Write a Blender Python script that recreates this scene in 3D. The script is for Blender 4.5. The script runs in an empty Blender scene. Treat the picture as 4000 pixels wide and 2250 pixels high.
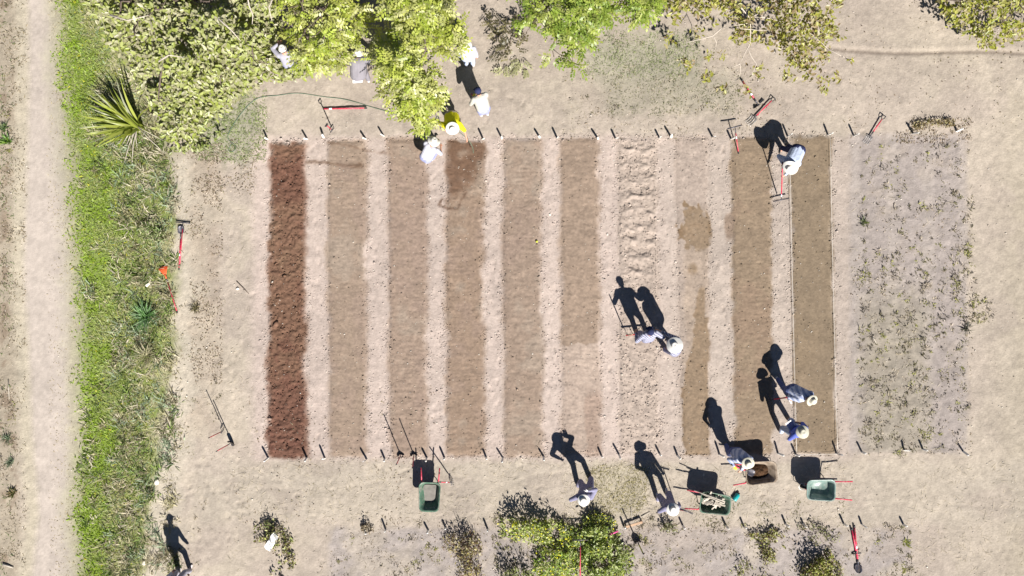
import bpy, math, random
import numpy as np
from mathutils import Vector, Matrix, Quaternion

# ------------------------------------------------------------------ camera, light
SC = bpy.context.scene
H = 26.0                      # flying height of the camera in metres
PPM = 120.0                   # photograph pixels per metre on the ground
cam = bpy.data.cameras.new("camera"); camo = bpy.data.objects.new("camera", cam)
SC.collection.objects.link(camo); SC.camera = camo
camo.location = (0, 0, H); camo.rotation_euler = (0, 0, 0)
cam.sensor_width = 36; cam.lens = 18.0 / (2000 / PPM / H); cam.clip_start = 0.1; cam.clip_end = 2000
ELEV = 43.5
SD = Vector((0.415, -0.91, 0)).normalized()         # horizontal direction towards the sun
world = bpy.data.worlds.new("World"); SC.world = world; world.use_nodes = True
nt = world.node_tree; bg = nt.nodes["Background"]
sky = nt.nodes.new("ShaderNodeTexSky"); sky.sky_type = 'NISHITA'; sky.sun_disc = False
sky.altitude = 1500; sky.air_density = 0.55; sky.dust_density = 0.2; sky.ozone_density = 1.5
sky.sun_elevation = math.radians(ELEV); sky.sun_rotation = math.atan2(SD.x, SD.y)
nt.links.new(sky.outputs[0], bg.inputs[0]); bg.inputs[1].default_value = 0.05
sl = bpy.data.lights.new("sun", 'SUN'); slo = bpy.data.objects.new("sun", sl); SC.collection.objects.link(slo)
sl.energy = 5.0; sl.angle = math.radians(0.5); sl.color = (1.0, 0.965, 0.925)
sdir = Vector((SD.x * math.cos(math.radians(ELEV)), SD.y * math.cos(math.radians(ELEV)), math.sin(math.radians(ELEV))))
slo.rotation_euler = (-sdir).to_track_quat('-Z', 'Y').to_euler(); slo.location = sdir * 60
SC.view_settings.view_transform = 'Standard'; SC.view_settings.look = 'None'
SC.view_settings.exposure = 1.02; SC.view_settings.gamma = 1.0
K = 2.28                      # what a sunlit flat surface of albedo 1 renders to (linear)
SUN = np.array(sdir)

COL = bpy.data.collections.new("garden"); SC.collection.children.link(COL)
rng = np.random.default_rng(7); random.seed(7)
R = math.radians

# ------------------------------------------------------------------ helpers
def W(px, py, h=0.0):
    """point at height h that is seen at photograph pixel px, py"""
    f = (H - h) / H / PPM
    return Vector(((px - 2000) * f, (1125 - py) * f, h))
def lin(c):
    c = np.asarray(c, float) / 255.0
    return np.where(c <= 0.04045, c / 12.92, ((c + 0.055) / 1.055) ** 2.4)
def hsh(ix, iy, seed):
    n = (ix * 374761393 + iy * 668265263 + seed * 1274126177) & 0xffffffff
    n = ((n ^ (n >> 13)) * 1274126177) & 0xffffffff
    return ((n ^ (n >> 16)) & 0xffff) / 65535.0
def vn(x, y, seed=0):
    x = np.asarray(x, float); y = np.asarray(y, float)
    ix = np.floor(x).astype(np.int64); iy = np.floor(y).astype(np.int64)
    fx = x - ix; fy = y - iy; fx = fx * fx * (3 - 2 * fx); fy = fy * fy * (3 - 2 * fy)
    a = hsh(ix, iy, seed); b = hsh(ix + 1, iy, seed); c = hsh(ix, iy + 1, seed); d = hsh(ix + 1, iy + 1, seed)
    return (a * (1 - fx) + b * fx) * (1 - fy) + (c * (1 - fx) + d * fx) * fy
def fbm(x, y, seed=0, oct=4):
    s = 0; a = 0.5; t = 0
    for k in range(oct):
        s = s + a * vn(x * 2 ** k, y * 2 ** k, seed + k * 17); t += a; a *= 0.55
    return s / t
def sm(t):
    t = np.clip(t, 0, 1); return t * t * (3 - 2 * t)
def inpoly(px, py, poly):
    P = np.array(poly, float); ins = np.zeros(len(px), bool); j = len(P) - 1
    for i in range(len(P)):
        xi, yi = P[i]; xj, yj = P[j]
        c = ((yi > py) != (yj > py)) & (px < (xj - xi) * (py - yi) / (yj - yi + 1e-9) + xi)
        ins ^= c; j = i
    return ins
def segdist(px, py, pts, closed=False):
    P = [np.array(p, float) for p in pts]
    if closed: P = P + [P[0]]
    d = np.full(np.shape(px), 1e9)
    for a, b in zip(P[:-1], P[1:]):
        ab = b - a; L = (ab ** 2).sum() + 1e-9
        t = np.clip(((px - a[0]) * ab[0] + (py - a[1]) * ab[1]) / L, 0, 1)
        d = np.minimum(d, np.hypot(px - a[0] - t * ab[0], py - a[1] - t * ab[1]))
    return d
def polysample(poly, n):
    P = np.array(poly, float); lo = P.min(0); hi = P.max(0); out = []
    while sum(len(o) for o in out) < n:
        q = rng.uniform(lo, hi, (n * 3, 2)); out.append(q[inpoly(q[:, 0], q[:, 1], poly)])
    return np.concatenate(out)[:n]

ORG = {}
def empty(name, loc, label, cat, group=None, rot=0.0):
    o = bpy.data.objects.new(name, None); COL.objects.link(o); o.location = loc; o.rotation_euler = (0, 0, rot)
    o.empty_display_size = 0.2
    o["label"] = label; o["category"] = cat
    if group: o["group"] = group
    ORG[o.name] = Vector(loc) if rot == 0 else Vector((0, 0, 0))
    return o
def tag(o, label=None, cat=None, group=None, kind=None):
    if label: o["label"] = label
    if cat: o["category"] = cat
    if group: o["group"] = group
    if kind: o["kind"] = kind
    return o
def link(name, me, mat, parent=None, loc=None):
    me.materials.append(mat)
    o = bpy.data.objects.new(name, me); COL.objects.link(o)
    if parent is not None:
        o.parent = parent; ORG[o.name] = ORG.get(parent.name, Vector((0, 0, 0)))
    if loc is not None: o.location = loc
    return o
def npmesh(name, V, F, mat, col=None, parent=None, smooth=False, loc=None):
    """F: (m,k) array of equal-sized faces"""
    V = np.asarray(V, np.float32).copy(); F = np.asarray(F, np.int32)
    off = loc if loc is not None else ORG.get(parent.name) if parent is not None else None
    if off is not None: V = V - np.array(off, np.float32)
    me = bpy.data.meshes.new(name)
    me.vertices.add(len(V)); me.vertices.foreach_set("co", V.ravel())
    m, k = F.shape
    me.loops.add(m * k); me.loops.foreach_set("vertex_index", F.ravel())
    me.polygons.add(m)
    me.polygons.foreach_set("loop_start", np.arange(0, m * k, k, dtype=np.int32))
    me.polygons.foreach_set("loop_total", np.full(m, k, np.int32))
    if smooth: me.polygons.foreach_set("use_smooth", np.ones(m, bool))
    if col is not None:
        a = me.color_attributes.new("Col", 'FLOAT_COLOR', 'POINT')
        c = np.ones((len(V), 4), np.float32); c[:, :3] = col; a.data.foreach_set("color", c.ravel())
    me.update(calc_edges=True); me.validate()
    return link(name, me, mat, parent, loc)

class MB:
    def __init__(s): s.v = []; s.f = []
    def add(s, vs, fs):
        o = len(s.v); s.v += [Vector(v) for v in vs]; s.f += [tuple(i + o for i in f) for f in fs]; return s
    def box(s, c, size, M=None):
        hx, hy, hz = size[0] / 2, size[1] / 2, size[2] / 2
        vs = [Vector((x, y, z)) for x in (-hx, hx) for y in (-hy, hy) for z in (-hz, hz)]
        if M is not None: vs = [M @ v for v in vs]
        return s.add([v + Vector(c) for v in vs], [(0, 1, 3, 2), (4, 6, 7, 5), (0, 4, 5, 1), (2, 3, 7, 6), (0, 2, 6, 4), (1, 5, 7, 3)])
    def tube(s, pts, r, n=8, closed=False):
        P = [Vector(p) for p in pts]; m = len(P)
        rs = list(r) if hasattr(r, '__len__') else [r] * m
        vs = []; up = None
        for i in range(m):
            t = (P[min(i + 1, m - 1)] - P[max(i - 1, 0)]) if not closed else P[(i + 1) % m] - P[i - 1]
            t = t.normalized() if t.length > 1e-9 else Vector((0, 0, 1))
            if up is None: up = t.orthogonal().normalized()
            up = (up - t * up.dot(t)); up = up.normalized() if up.length > 1e-6 else t.orthogonal().normalized()
            b = t.cross(up)
            for k in range(n):
                a = 2 * math.pi * k / n; vs.append(P[i] + (up * math.cos(a) + b * math.sin(a)) * rs[i])
        fs = []
        for i in range(m if closed else m - 1):
            j = (i + 1) % m
            for k in range(n):
                fs.append((i * n + k, i * n + (k + 1) % n, j * n + (k + 1) % n, j * n + k))
        if not closed:
            fs.append(tuple(range(n - 1, -1, -1))); fs.append(tuple(range((m - 1) * n, m * n)))
        return s.add(vs, fs)
    def ball(s, c, r, n=10, m=7, M=None):
        rr = r if hasattr(r, '__len__') else (r, r, r)
        c = Vector(c); vs = []; fs = []
        def tr(v): v = Vector((v[0] * rr[0], v[1] * rr[1], v[2] * rr[2])); return c + (M @ v if M is not None else v)
        vs.append(tr((0, 0, 1)))
        for i in range(1, m):
            p = math.pi * i / m
            for k in range(n):
                a = 2 * math.pi * k / n; vs.append(tr((math.sin(p) * math.cos(a), math.sin(p) * math.sin(a), math.cos(p))))
        vs.append(tr((0, 0, -1)))
        for k in range(n): fs.append((0, 1 + k, 1 + (k + 1) % n))
        for i in range(m - 2):
            for k in range(n): fs.append((1 + i * n + k, 1 + (i + 1) * n + k, 1 + (i + 1) * n + (k + 1) % n, 1 + i * n + (k + 1) % n))
        L = len(vs) - 1
        for k in range(n): fs.append((L, 1 + (m - 2) * n + (k + 1) % n, 1 + (m - 2) * n + k))
        return s.add(vs, fs)
    def cap(s, a, b, ra, rb, n=10):
        s.tube([a, b], [ra, rb], n); s.ball(a, ra, n, 6); return s.ball(b, rb, n, 6)
    def lathe(s, prof, n=24, M=None, wob=None):
        vs = []; fs = []
        for (r, z) in prof:
            for k in range(n):
                a = 2 * math.pi * k / n
                v = Vector((r * math.cos(a), r * math.sin(a), z + (wob(r, a) if wob else 0)))
                vs.append(M @ v if M is not None else v)
        for i in range(len(prof) - 1):
            for k in range(n): fs.append((i * n + k, i * n + (k + 1) % n, (i + 1) * n + (k + 1) % n, (i + 1) * n + k))
        return s.add(vs, fs)
    def sheet(s, G, th, nrm):
        """grid of points G[i][j] thickened along nrm"""
        n = len(G); m = len(G[0]); nrm = Vector(nrm) * th
        vs = [Vector(p) for r in G for p in r] + [Vector(p) - nrm for r in G for p in r]; o = n * m; fs = []
        for i in range(n - 1):
            for j in range(m - 1):
                a, b, c, d = i * m + j, i * m + j + 1, (i + 1) * m + j + 1, (i + 1) * m + j
                fs += [(a, b, c, d), (o + d, o + c, o + b, o + a)]
        per = [j for j in range(m)] + [i * m + m - 1 for i in range(1, n)] + [(n - 1) * m + j for j in range(m - 2, -1, -1)] + [i * m for i in range(n - 2, 0, -1)]
        for a, b in zip(per, per[1:] + per[:1]): fs.append((a, a + o, b + o, b))
        return s.add(vs, fs)
    def mesh(s, name, off=None):
        me = bpy.data.meshes.new(name); o = Vector(off) if off is not None else Vector((0, 0, 0))
        me.from_pydata([tuple(v - o) for v in s.v], [], s.f); me.update(); return me
    def build(s, name, mat, parent=None, smooth=True, loc=None):
        off = loc if loc is not None else ORG.get(parent.name) if parent is not None else None
        me = s.mesh(name, off)
        if smooth: me.polygons.foreach_set("use_smooth", np.ones(len(me.polygons), bool))
        return link(name, me, mat, parent, loc)
    def remesh(s, name, mat, parent, vox=0.012, it=3):
        me = s.mesh(name, ORG.get(parent.name)); o = bpy.data.objects.new("temporary", me); COL.objects.link(o)
        m = o.modifiers.new("r", 'REMESH'); m.mode = 'VOXEL'; m.voxel_size = vox; m.use_smooth_shade = True
        m2 = o.modifiers.new("s", 'SMOOTH'); m2.factor = 0.5; m2.iterations = it
        dg = bpy.context.evaluated_depsgraph_get(); me2 = bpy.data.meshes.new_from_object(o.evaluated_get(dg))
        bpy.data.objects.remove(o); bpy.data.meshes.remove(me); me2.name = name
        me2.polygons.foreach_set("use_smooth", np.ones(len(me2.polygons), bool))
        return link(name, me2, mat, parent)

# ------------------------------------------------------------------ materials
def node_mat(name):
    m = bpy.data.materials.new(name); m.use_nodes = True; return m, m.node_tree, m.node_tree.nodes["Principled BSDF"]
def mat(name, c, rough=0.7, spec=0.3, metal=0.0, var=0.12, scale=9.0, bump=0.0, bscale=40.0, dust=None):
    m, t, p = node_mat(name)
    p.inputs["Roughness"].default_value = rough; p.inputs["Metallic"].default_value = metal
    p.inputs["Specular IOR Level"].default_value = spec
    tc = t.nodes.new("ShaderNodeTexCoord"); nz = t.nodes.new("ShaderNodeTexNoise")
    nz.inputs["Scale"].default_value = scale; nz.inputs["Detail"].default_value = 5
    t.links.new(tc.outputs["Object"], nz.inputs["Vector"])
    mr = t.nodes.new("ShaderNodeMapRange"); mr.inputs["From Min"].default_value = 0.3; mr.inputs["From Max"].default_value = 0.7
    mr.inputs["To Min"].default_value = 1 - var; mr.inputs["To Max"].default_value = 1 + var
    t.links.new(nz.outputs["Fac"], mr.inputs["Value"])
    mx = t.nodes.new("ShaderNodeVectorMath"); mx.operation = 'SCALE'; mx.inputs[0].default_value = c
    t.links.new(mr.outputs[0], mx.inputs["Scale"]); t.links.new(mx.outputs[0], p.inputs["Base Color"])
    if dust is not None:      # dry mud and scuffs sitting on the paint in patches
        dn = t.nodes.new("ShaderNodeTexNoise"); dn.inputs["Scale"].default_value = scale * 1.7; dn.inputs["Detail"].default_value = 7; dn.inputs["Roughness"].default_value = .7; t.links.new(tc.outputs["Object"], dn.inputs["Vector"])
        dr = t.nodes.new("ShaderNodeMapRange"); dr.inputs["From Min"].default_value = .48; dr.inputs["From Max"].default_value = .66; t.links.new(dn.outputs["Fac"], dr.inputs["Value"])
        dm = t.nodes.new("ShaderNodeMix"); dm.data_type = 'RGBA'; t.links.new(dr.outputs[0], dm.inputs["Factor"]); t.links.new(mx.outputs[0], dm.inputs["A"]); dm.inputs["B"].default_value = (*dust, 1); t.links.new(dm.outputs["Result"], p.inputs["Base Color"])
    if bump:
        n2 = t.nodes.new("ShaderNodeTexNoise"); n2.inputs["Scale"].default_value = bscale; n2.inputs["Detail"].default_value = 4
        t.links.new(tc.outputs["Object"], n2.inputs["Vector"])
        b = t.nodes.new("ShaderNodeBump"); b.inputs["Strength"].default_value = bump; b.inputs["Distance"].default_value = 0.02
        t.links.new(n2.outputs["Fac"], b.inputs["Height"]); t.links.new(b.outputs[0], p.inputs["Normal"])
    return m
def soil_mat(name, bump=0.6, scale=26.0, grain=0.16):
    m, t, p = node_mat(name); p.inputs["Roughness"].default_value = 0.95; p.inputs["Specular IOR Level"].default_value = 0.12
    at = t.nodes.new("ShaderNodeAttribute"); at.attribute_name = "Col"
    tc = t.nodes.new("ShaderNodeTexCoord")
    def noise(sc, det=4):
        n = t.nodes.new("ShaderNodeTexNoise"); n.inputs["Scale"].default_value = sc; n.inputs["Detail"].default_value = det
        n.inputs["Roughness"].default_value = 0.65; t.links.new(tc.outputs["Object"], n.inputs["Vector"]); return n
    n1 = noise(scale); n2 = noise(scale * 0.28)
    def rng_(n, lo, hi):
        r = t.nodes.new("ShaderNodeMapRange"); r.inputs["From Min"].default_value = 0.3; r.inputs["From Max"].default_value = 0.7
        r.inputs["To Min"].default_value = lo; r.inputs["To Max"].default_value = hi; t.links.new(n.outputs["Fac"], r.inputs["Value"]); return r
    a = rng_(n1, 1 - grain, 1 + grain); b = rng_(n2, 1 - grain * .5, 1 + grain * .5)
    mm = t.nodes.new("ShaderNodeMath"); mm.operation = 'MULTIPLY'; t.links.new(a.outputs[0], mm.inputs[0]); t.links.new(b.outputs[0], mm.inputs[1])
    sc = t.nodes.new("ShaderNodeVectorMath"); sc.operation = 'SCALE'
    t.links.new(at.outputs["Color"], sc.inputs[0]); t.links.new(mm.outputs[0], sc.inputs["Scale"]); t.links.new(sc.outputs[0], p.inputs["Base Color"])
    n3 = noise(scale * 1.1, 5)
    bp = t.nodes.new("ShaderNodeBump"); bp.inputs["Strength"].default_value = bump; bp.inputs["Distance"].default_value = 0.03
    t.links.new(n3.outputs["Fac"], bp.inputs["Height"]); t.links.new(bp.outputs[0], p.inputs["Normal"])
    return m
def leaf_mat(name, rough=0.45, spec=0.35, trans=0.25):
    m, t, p = node_mat(name); p.inputs["Roughness"].default_value = rough; p.inputs["Specular IOR Level"].default_value = spec
    at = t.nodes.new("ShaderNodeAttribute"); at.attribute_name = "Col"; t.links.new(at.outputs["Color"], p.inputs["Base Color"])
    tr = t.nodes.new("ShaderNodeBsdfTranslucent")
    hs = t.nodes.new("ShaderNodeHueSaturation"); hs.inputs["Value"].default_value = 1.2; hs.inputs["Saturation"].default_value = 1.15
    t.links.new(at.outputs["Color"], hs.inputs["Color"]); t.links.new(hs.outputs[0], tr.inputs["Color"])
    mx = t.nodes.new("ShaderNodeMixShader"); mx.inputs[0].default_value = trans
    out = t.nodes["Material Output"]
    t.links.new(p.outputs[0], mx.inputs[1]); t.links.new(tr.outputs[0], mx.inputs[2]); t.links.new(mx.outputs[0], out.inputs[0])
    return m
M = {}
M['ground'] = soil_mat("dry_ground", 0.5, 16, 0.115)
M['road'] = soil_mat("packed_dust", 0.25, 22, 0.06)
M['bed'] = soil_mat("raked_soil", 0.55, 15, 0.12)
M['wetbed'] = soil_mat("wet_soil", 0.9, 13, 0.22)
M['clod'] = soil_mat("clods", 0.3, 30, 0.1)
M['leaf'] = leaf_mat("leaf", 0.42, 0.45, 0.32)
M['blade'] = leaf_mat("blade", 0.6, 0.2, 0.35)
M['bark'] = mat("bark", (0.13, 0.10, 0.08), 0.9, 0.1, var=.3, bump=.6)
M['palebark'] = mat("pale_bark", (0.46, 0.40, 0.33), 0.85, 0.15, var=.2, bump=.4)
M['red'] = mat("red_paint", (0.50, 0.014, 0.06), 0.45, 0.45, var=.25, scale=12, dust=(.36, .16, .12))
M['darkred'] = mat("worn_red_paint", (0.34, 0.02, 0.03), 0.5, 0.4, var=.2)
M['pink'] = mat("pink_grip", (0.62, 0.10, 0.25), 0.45, 0.4)
M['orange'] = mat("orange_plastic", (0.62, 0.10, 0.03), 0.45, 0.4)
M['steel'] = mat("dark_steel", (0.045, 0.045, 0.06), 0.42, 0.5, metal=.3, var=.25, dust=(.13, .10, .08))
M['shine'] = mat("bright_steel", (0.45, 0.45, 0.44), 0.35, 0.5, metal=.6, var=.15)
M['black'] = mat("black_plastic", (0.015, 0.015, 0.018), 0.5, 0.4)
M['white'] = mat("white_paint", (0.78, 0.77, 0.74), 0.6, 0.3, var=.06)
M['stake'] = mat("weathered_white_paint", (0.80, 0.77, 0.70), 0.7, 0.2, var=.12, scale=14)
M['yellow'] = mat("yellow_cloth", (0.72, 0.66, 0.02), 0.85, 0.1, var=.06, bump=.3, bscale=14)
M['wood'] = mat("raw_wood", (0.42, 0.28, 0.18), 0.8, 0.2, var=.2)
M['paleboard'] = mat("sun_bleached_wood", (0.40, 0.355, 0.29), 0.85, 0.15, var=.25, scale=5)
M['yhandle'] = mat("yellow_green_handle", (0.40, 0.42, 0.03), 0.5, 0.4)
M['green'] = mat("green_poly_tray", (0.062, 0.125, 0.082), 0.5, 0.4, var=.3, scale=4, dust=(.24, .23, .19))
M['greyteal'] = mat("dusty_green_tray", (0.15, 0.22, 0.19), 0.32, 0.6, var=.25, scale=4, dust=(.30, .32, .29))
M['browntray'] = mat("mud_caked_tray", (0.26, 0.205, 0.15), 0.6, 0.3, var=.3, scale=5, dust=(.12, .08, .05))
M['compost'] = mat("compost", (0.055, 0.03, 0.016), 0.95, 0.1, var=.6, scale=12, bump=1.0, bscale=30)
M['mud'] = mat("dried_mud", (0.185, 0.17, 0.15), 0.95, 0.1, var=.2, scale=6, bump=.5)
M['teal'] = mat("teal_plastic", (0.01, 0.30, 0.30), 0.35, 0.5)
M['tyre'] = mat("tyre_rubber", (0.02, 0.02, 0.02), 0.85, 0.2)
M['hose'] = mat("green_hose", (0.10, 0.15, 0.10), 0.5, 0.3)
M['string'] = mat("pale_string", (0.6, 0.55, 0.48), 0.9, 0.1)
M['skin'] = mat("skin", (0.50, 0.27, 0.18), 0.6, 0.3, var=.06)
M['hair'] = mat("dark_hair", (0.03, 0.02, 0.016), 0.6, 0.3)
M['paper'] = mat("paper", (0.80, 0.80, 0.84), 0.7, 0.2, var=.03)
M['stone'] = mat("pale_stone", (0.66, 0.61, 0.52), 0.9, 0.1, var=.2, bump=.5, bscale=25)
def cloth(name, c, **k): return mat(name, c, 0.85, 0.12, var=k.get('var', .08), scale=7, bump=k.get('bump', .45), bscale=11)
M['c_white'] = cloth("white_cloth", (0.44, 0.435, 0.48), bump=.8); M['c_cream'] = cloth("cream_cloth", (0.44, 0.42, 0.37), bump=.8); M['c_lav'] = cloth("lavender_cloth", (0.36, 0.36, 0.50))
M['c_jean'] = cloth("blue_denim", (0.10, 0.12, 0.24)); M['c_ljean'] = cloth("faded_denim", (0.27, 0.28, 0.42), bump=.8)
M['c_grey'] = cloth("grey_cloth", (0.20, 0.185, 0.20)); M['c_lgrey'] = cloth("light_grey_cloth", (0.30, 0.29, 0.33))
M['c_blue'] = cloth("blue_cloth", (0.10, 0.13, 0.42)); M['c_sky'] = cloth("pale_blue_cloth", (0.38, 0.43, 0.53), bump=.8)
M['c_navy'] = cloth("navy_cloth", (0.025, 0.03, 0.075)); M['c_plum_shade'] = cloth("grey_purple_shade_cloth", (0.21, 0.20, 0.28))  # grey-purple puts the shade on two people's fronts into the cloth colour
M['c_steelblue'] = cloth("steel_blue_cloth", (0.15, 0.18, 0.29)); M['c_tan'] = cloth("tan_cloth", (0.42, 0.34, 0.26))
M['hat_white'] = cloth("white_straw", (0.60, 0.58, 0.53), bump=.2); M['hat_cream'] = cloth("cream_straw", (0.46, 0.44, 0.35), bump=.2)
M['boot'] = mat("dusty_boot", (0.20, 0.16, 0.13), 0.9, 0.1, var=.3); M['shoe'] = mat("pale_shoe", (0.60, 0.55, 0.52), 0.8, 0.2)
M['glove_y'] = mat("yellow_glove", (0.75, 0.62, 0.05), 0.7, 0.2); M['glove_b'] = mat("black_glove", (0.02, 0.02, 0.02), 0.7, 0.2); M['glove_w'] = mat("white_glove", (0.75, 0.72, 0.70), 0.8, 0.2)

def plaid(name, a, b, sc):
    m = mat(name, a, 0.85, 0.1, bump=.6, bscale=11); t = m.node_tree; p = t.nodes["Principled BSDF"]; tc = t.nodes.new("ShaderNodeTexCoord")
    w = t.nodes.new("ShaderNodeTexWave"); w.inputs["Scale"].default_value = sc; w.inputs["Distortion"].default_value = 3.0; w.inputs["Detail"].default_value = 2; w.bands_direction = 'DIAGONAL'; t.links.new(tc.outputs["Object"], w.inputs["Vector"])
    r = t.nodes.new("ShaderNodeMapRange"); r.inputs["From Min"].default_value = .45; r.inputs["From Max"].default_value = .6; t.links.new(w.outputs["Fac"], r.inputs["Value"])
    x = t.nodes.new("ShaderNodeMix"); x.data_type = 'RGBA'; t.links.new(r.outputs[0], x.inputs["Factor"]); x.inputs["A"].default_value = (*a, 1); x.inputs["B"].default_value = (*b, 1); t.links.new(x.outputs["Result"], p.inputs["Base Color"]); return m
M['c_plaid'] = plaid("striped_cloth", (0.40, 0.40, 0.46), (0.13, 0.13, 0.20), 6.0)
M['c_patch'] = plaid("washed_cloth", (0.50, 0.52, 0.60), (0.26, 0.30, 0.43), 3.0)
# ------------------------------------------------------------------ ground colour and height
ys = [0, 300, 600, 900, 1100, 1400, 1700, 2000, 2250]
ROADL = [110, 115, 108, 100, 95, 115, 128, 150, 125]
ROADR = [190, 222, 250, 255, 280, 262, 275, 262, 290]
GRL = [255, 258, 292, 318, 318, 330, 345, 310, 335]
GRR = [420, 520, 640, 672, 676, 668, 612, 572, 560]
BEDS = [  # left top, right top, left bottom, right bottom, top, bottom, colour, roughness (m)
    (1060, 1190, 1046, 1194, 556, 1780, (150, 114, 92), .050),
    (1276, 1428, 1290, 1432, 548, 1784, (187, 163, 142), .009),
    (1514, 1662, 1524, 1668, 546, 1780, (188, 163, 143), .013),
    (1744, 1886, 1742, 1890, 548, 1778, (181, 155, 133), .012),
    (1964, 2112, 1968, 2120, 540, 1782, (186, 162, 142), .013),
    (2186, 2336, 2194, 2346, 538, 1776, (185, 161, 140), .014),
    (2412, 2566, 2422, 2576, 540, 1770, (211, 191, 174), .024),
    (2634, 2768, 2664, 2772, 538, 1774, (209, 189, 173), .012),
    (2856, 3012, 2868, 3016, 536, 1772, (176, 153, 128), .012),
    (3086, 3242, 3106, 3264, 528, 1772, (168, 147, 122), .006)]
def edges(i, py):
    lt, rt, lb, rb, yt, yb = BEDS[i][:6]; t = (py - yt) / (yb - yt)
    return lt + (lb - lt) * t, rt + (rb - rt) * t
def band(px, l, r, w): return sm((px - l) / w + .5) * sm((r - px) / w + .5)
def paint(px, py):
    """albedo seen from above, given as the sunlit picture colour 0..255"""
    px = np.asarray(px, float); py = np.asarray(py, float)
    n1 = fbm(px / 330, py / 330, 1) - .5; n2 = fbm(px / 75, py / 75, 2) - .5; n3 = fbm(px / 22, py / 22, 3, 3) - .5; n4 = vn(px / 7, py / 7, 4) - .5
    wob = 46 * n2 + 34 * n3; wob2 = 16 * n2 + 22 * n3
    c = np.zeros(px.shape + (3,)) + np.array((218, 201, 183.)); nb = fbm(px / 140, py / 140, 6) - .5
    def mix(col, m):
        nonlocal c
        m = np.clip(m, 0, 1)[..., None]; c = c * (1 - m) + np.array(col, float) * m
    def I(a): return np.interp(py, ys, a)
    mix((213, 198, 174), sm((px - 3780) / 250) * .8)
    mix((207, 191, 173), band(py + wob, 40, 330, 120) * sm((px - 3150) / 200) * .8)
    mix((213, 196, 178), band(py + wob, -200, 420, 150) * band(px, 1250, 3300, 200) * .75)
    mix((220, 205, 185), band(py + wob, 1800, 2040, 60) * sm((px - 700) / 120) * .8)
    mix((199, 186, 178), sm((py + wob * .4 - 2050) / 30) * band(px + wob, 1290, 3560, 50) * .9)
    mix((203, 189, 178), band(px + wob, 1300, 1720, 60) * sm((py - 2090) / 60) * .6)
    mix((223, 207, 186), sm(nb * 6) * .6); mix((205, 188, 172), sm(-nb * 6 - .25) * .5)
    # left margin, road edge, worn path right of the grass
    mix((206, 190, 166), sm((100 - px - wob) / 60) * .9)
    mix((150, 128, 108), band(px + wob * .6, 5, 75, 40) * sm((n2 * 2.2 + n3) * 3) * .6)
    mix((228, 214, 188), band(px + wob * .7, I(ROADL) - 55, I(GRL) + 30, 46) * .9)
    mix((229, 213, 198), band(px + wob2 * .5, I(ROADL), I(ROADR), 40))
    gm = band(px + wob * 1.2, I(GRL), I(GRR), 90)
    mix((178, 176, 138), band(px + wob * 1.3, I(GRL) - 55, I(GRR) + 35, 130) * .6)
    mix((150, 166, 84), gm * .9)
    mix((192, 183, 148), gm * sm(n2 * 5 + n3 * 3 - .1 + (px - I(GRL)) / (I(GRR) - I(GRL)) * 2.6 - 1.75) * .9)
    mix((233, 219, 197), band(px + wob, I(GRR) + 15, I(GRR) + 135, 70) * sm((py - 560) / 100) * .9)
    mix((190, 170, 148), band(px + wob, 745, 860, 60) * sm((py - 560) / 80) * sm((1800 - py) / 200) * (.45 + n2))
    mix((176, 178, 148), band(px + wob * 2.2, 800, 1010, 130) * band(py + wob * 2.2, 370, 610, 130) * .55)
    mix((178, 176, 150), band(px + wob * 2.2, 2290, 2720, 150) * band(py + wob * 2.2, 130, 300, 130) * .55)
    mix((184, 178, 154), band(px + wob * 1.5, 2350, 2880, 110) * band(py + wob * 1.5, 280, 440, 90) * .45)
    mix((200, 188, 160), band(px + wob * 1.4, 2290, 2520, 90) * band(py + wob, 1820, 2010, 80) * .6)
    mix((170, 152, 136), band(px, 3150, 4010, 60) * np.exp(-((py - 196 - (px - 3300) * .03 - 8 * np.sin(px / 130)) / 7) ** 2) * .7)
    # strips between the beds
    mix((224, 208, 186), band(px + wob * 1.5, 690, 985, 120) * sm((py - 620) / 200) * sm(nb * 5 + n2 * 3 + .3) * .6)
    zone = band(px + wob2, 985, 3330, 60) * band(py + wob2, 530, 1795, 40)
    mix((230, 209, 195), zone * sm((2900 - px) / 700 + .3) * .95); mix((217, 199, 184), zone * sm((px - 2400) / 500) * .9)
    mix((176, 152, 132), zone * band(px, 995, 1046, 26) * 0)
    # weedy plot on the right
    plot = band(px + wob2, 3320, 3775, 36) * band(py + wob2, 525, 1765, 30)
    mix((198, 184, 175), plot * .95); mix((192, 176, 160), plot * sm(n2 * 4 - .2) * .5); mix((215, 201, 188), plot * sm(np.cos((px - 3345) / 140 * 2 * np.pi) * 1.5 - .4 + n2 * 2) * .4)
    mix((182, 172, 140), plot * band(px + wob, 3360, 3620, 80) * sm((py + wob - 1050) / 200) * .35)
    # beds
    for i, (lt, rt, lb, rb, yt, yb, col, rf) in enumerate(BEDS):
        l, r = edges(i, py)
        mw = 14 * n2 + 24 * n3 + 20 * (fbm(py / 110, py * 0 + i, 25, 2) - .5)
        m = band(px + mw, l, r, 32 if i < 6 else 20) * band(py + mw, yt, yb, 20)
        if i == 6: m = m * .75
        if i == 5: m = m * np.where(py + wob * .8 < 1345, 1, .5)
        mix(col, m)
        if i == 0:
            mix((128, 90, 74), m * sm((n2 * 3 + n3 * 2.5)) * .75); mix((130, 90, 74), m * band(py + wob, 620, 790, 60) * .6)
            mix((158, 128, 102), m * band(py + wob, 800, 1240, 160) * sm(n1 * 4 + .5 + n3 * 2) * .6); mix((128, 88, 74), m * sm((py - 1400) / 200) * .6)
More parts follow.
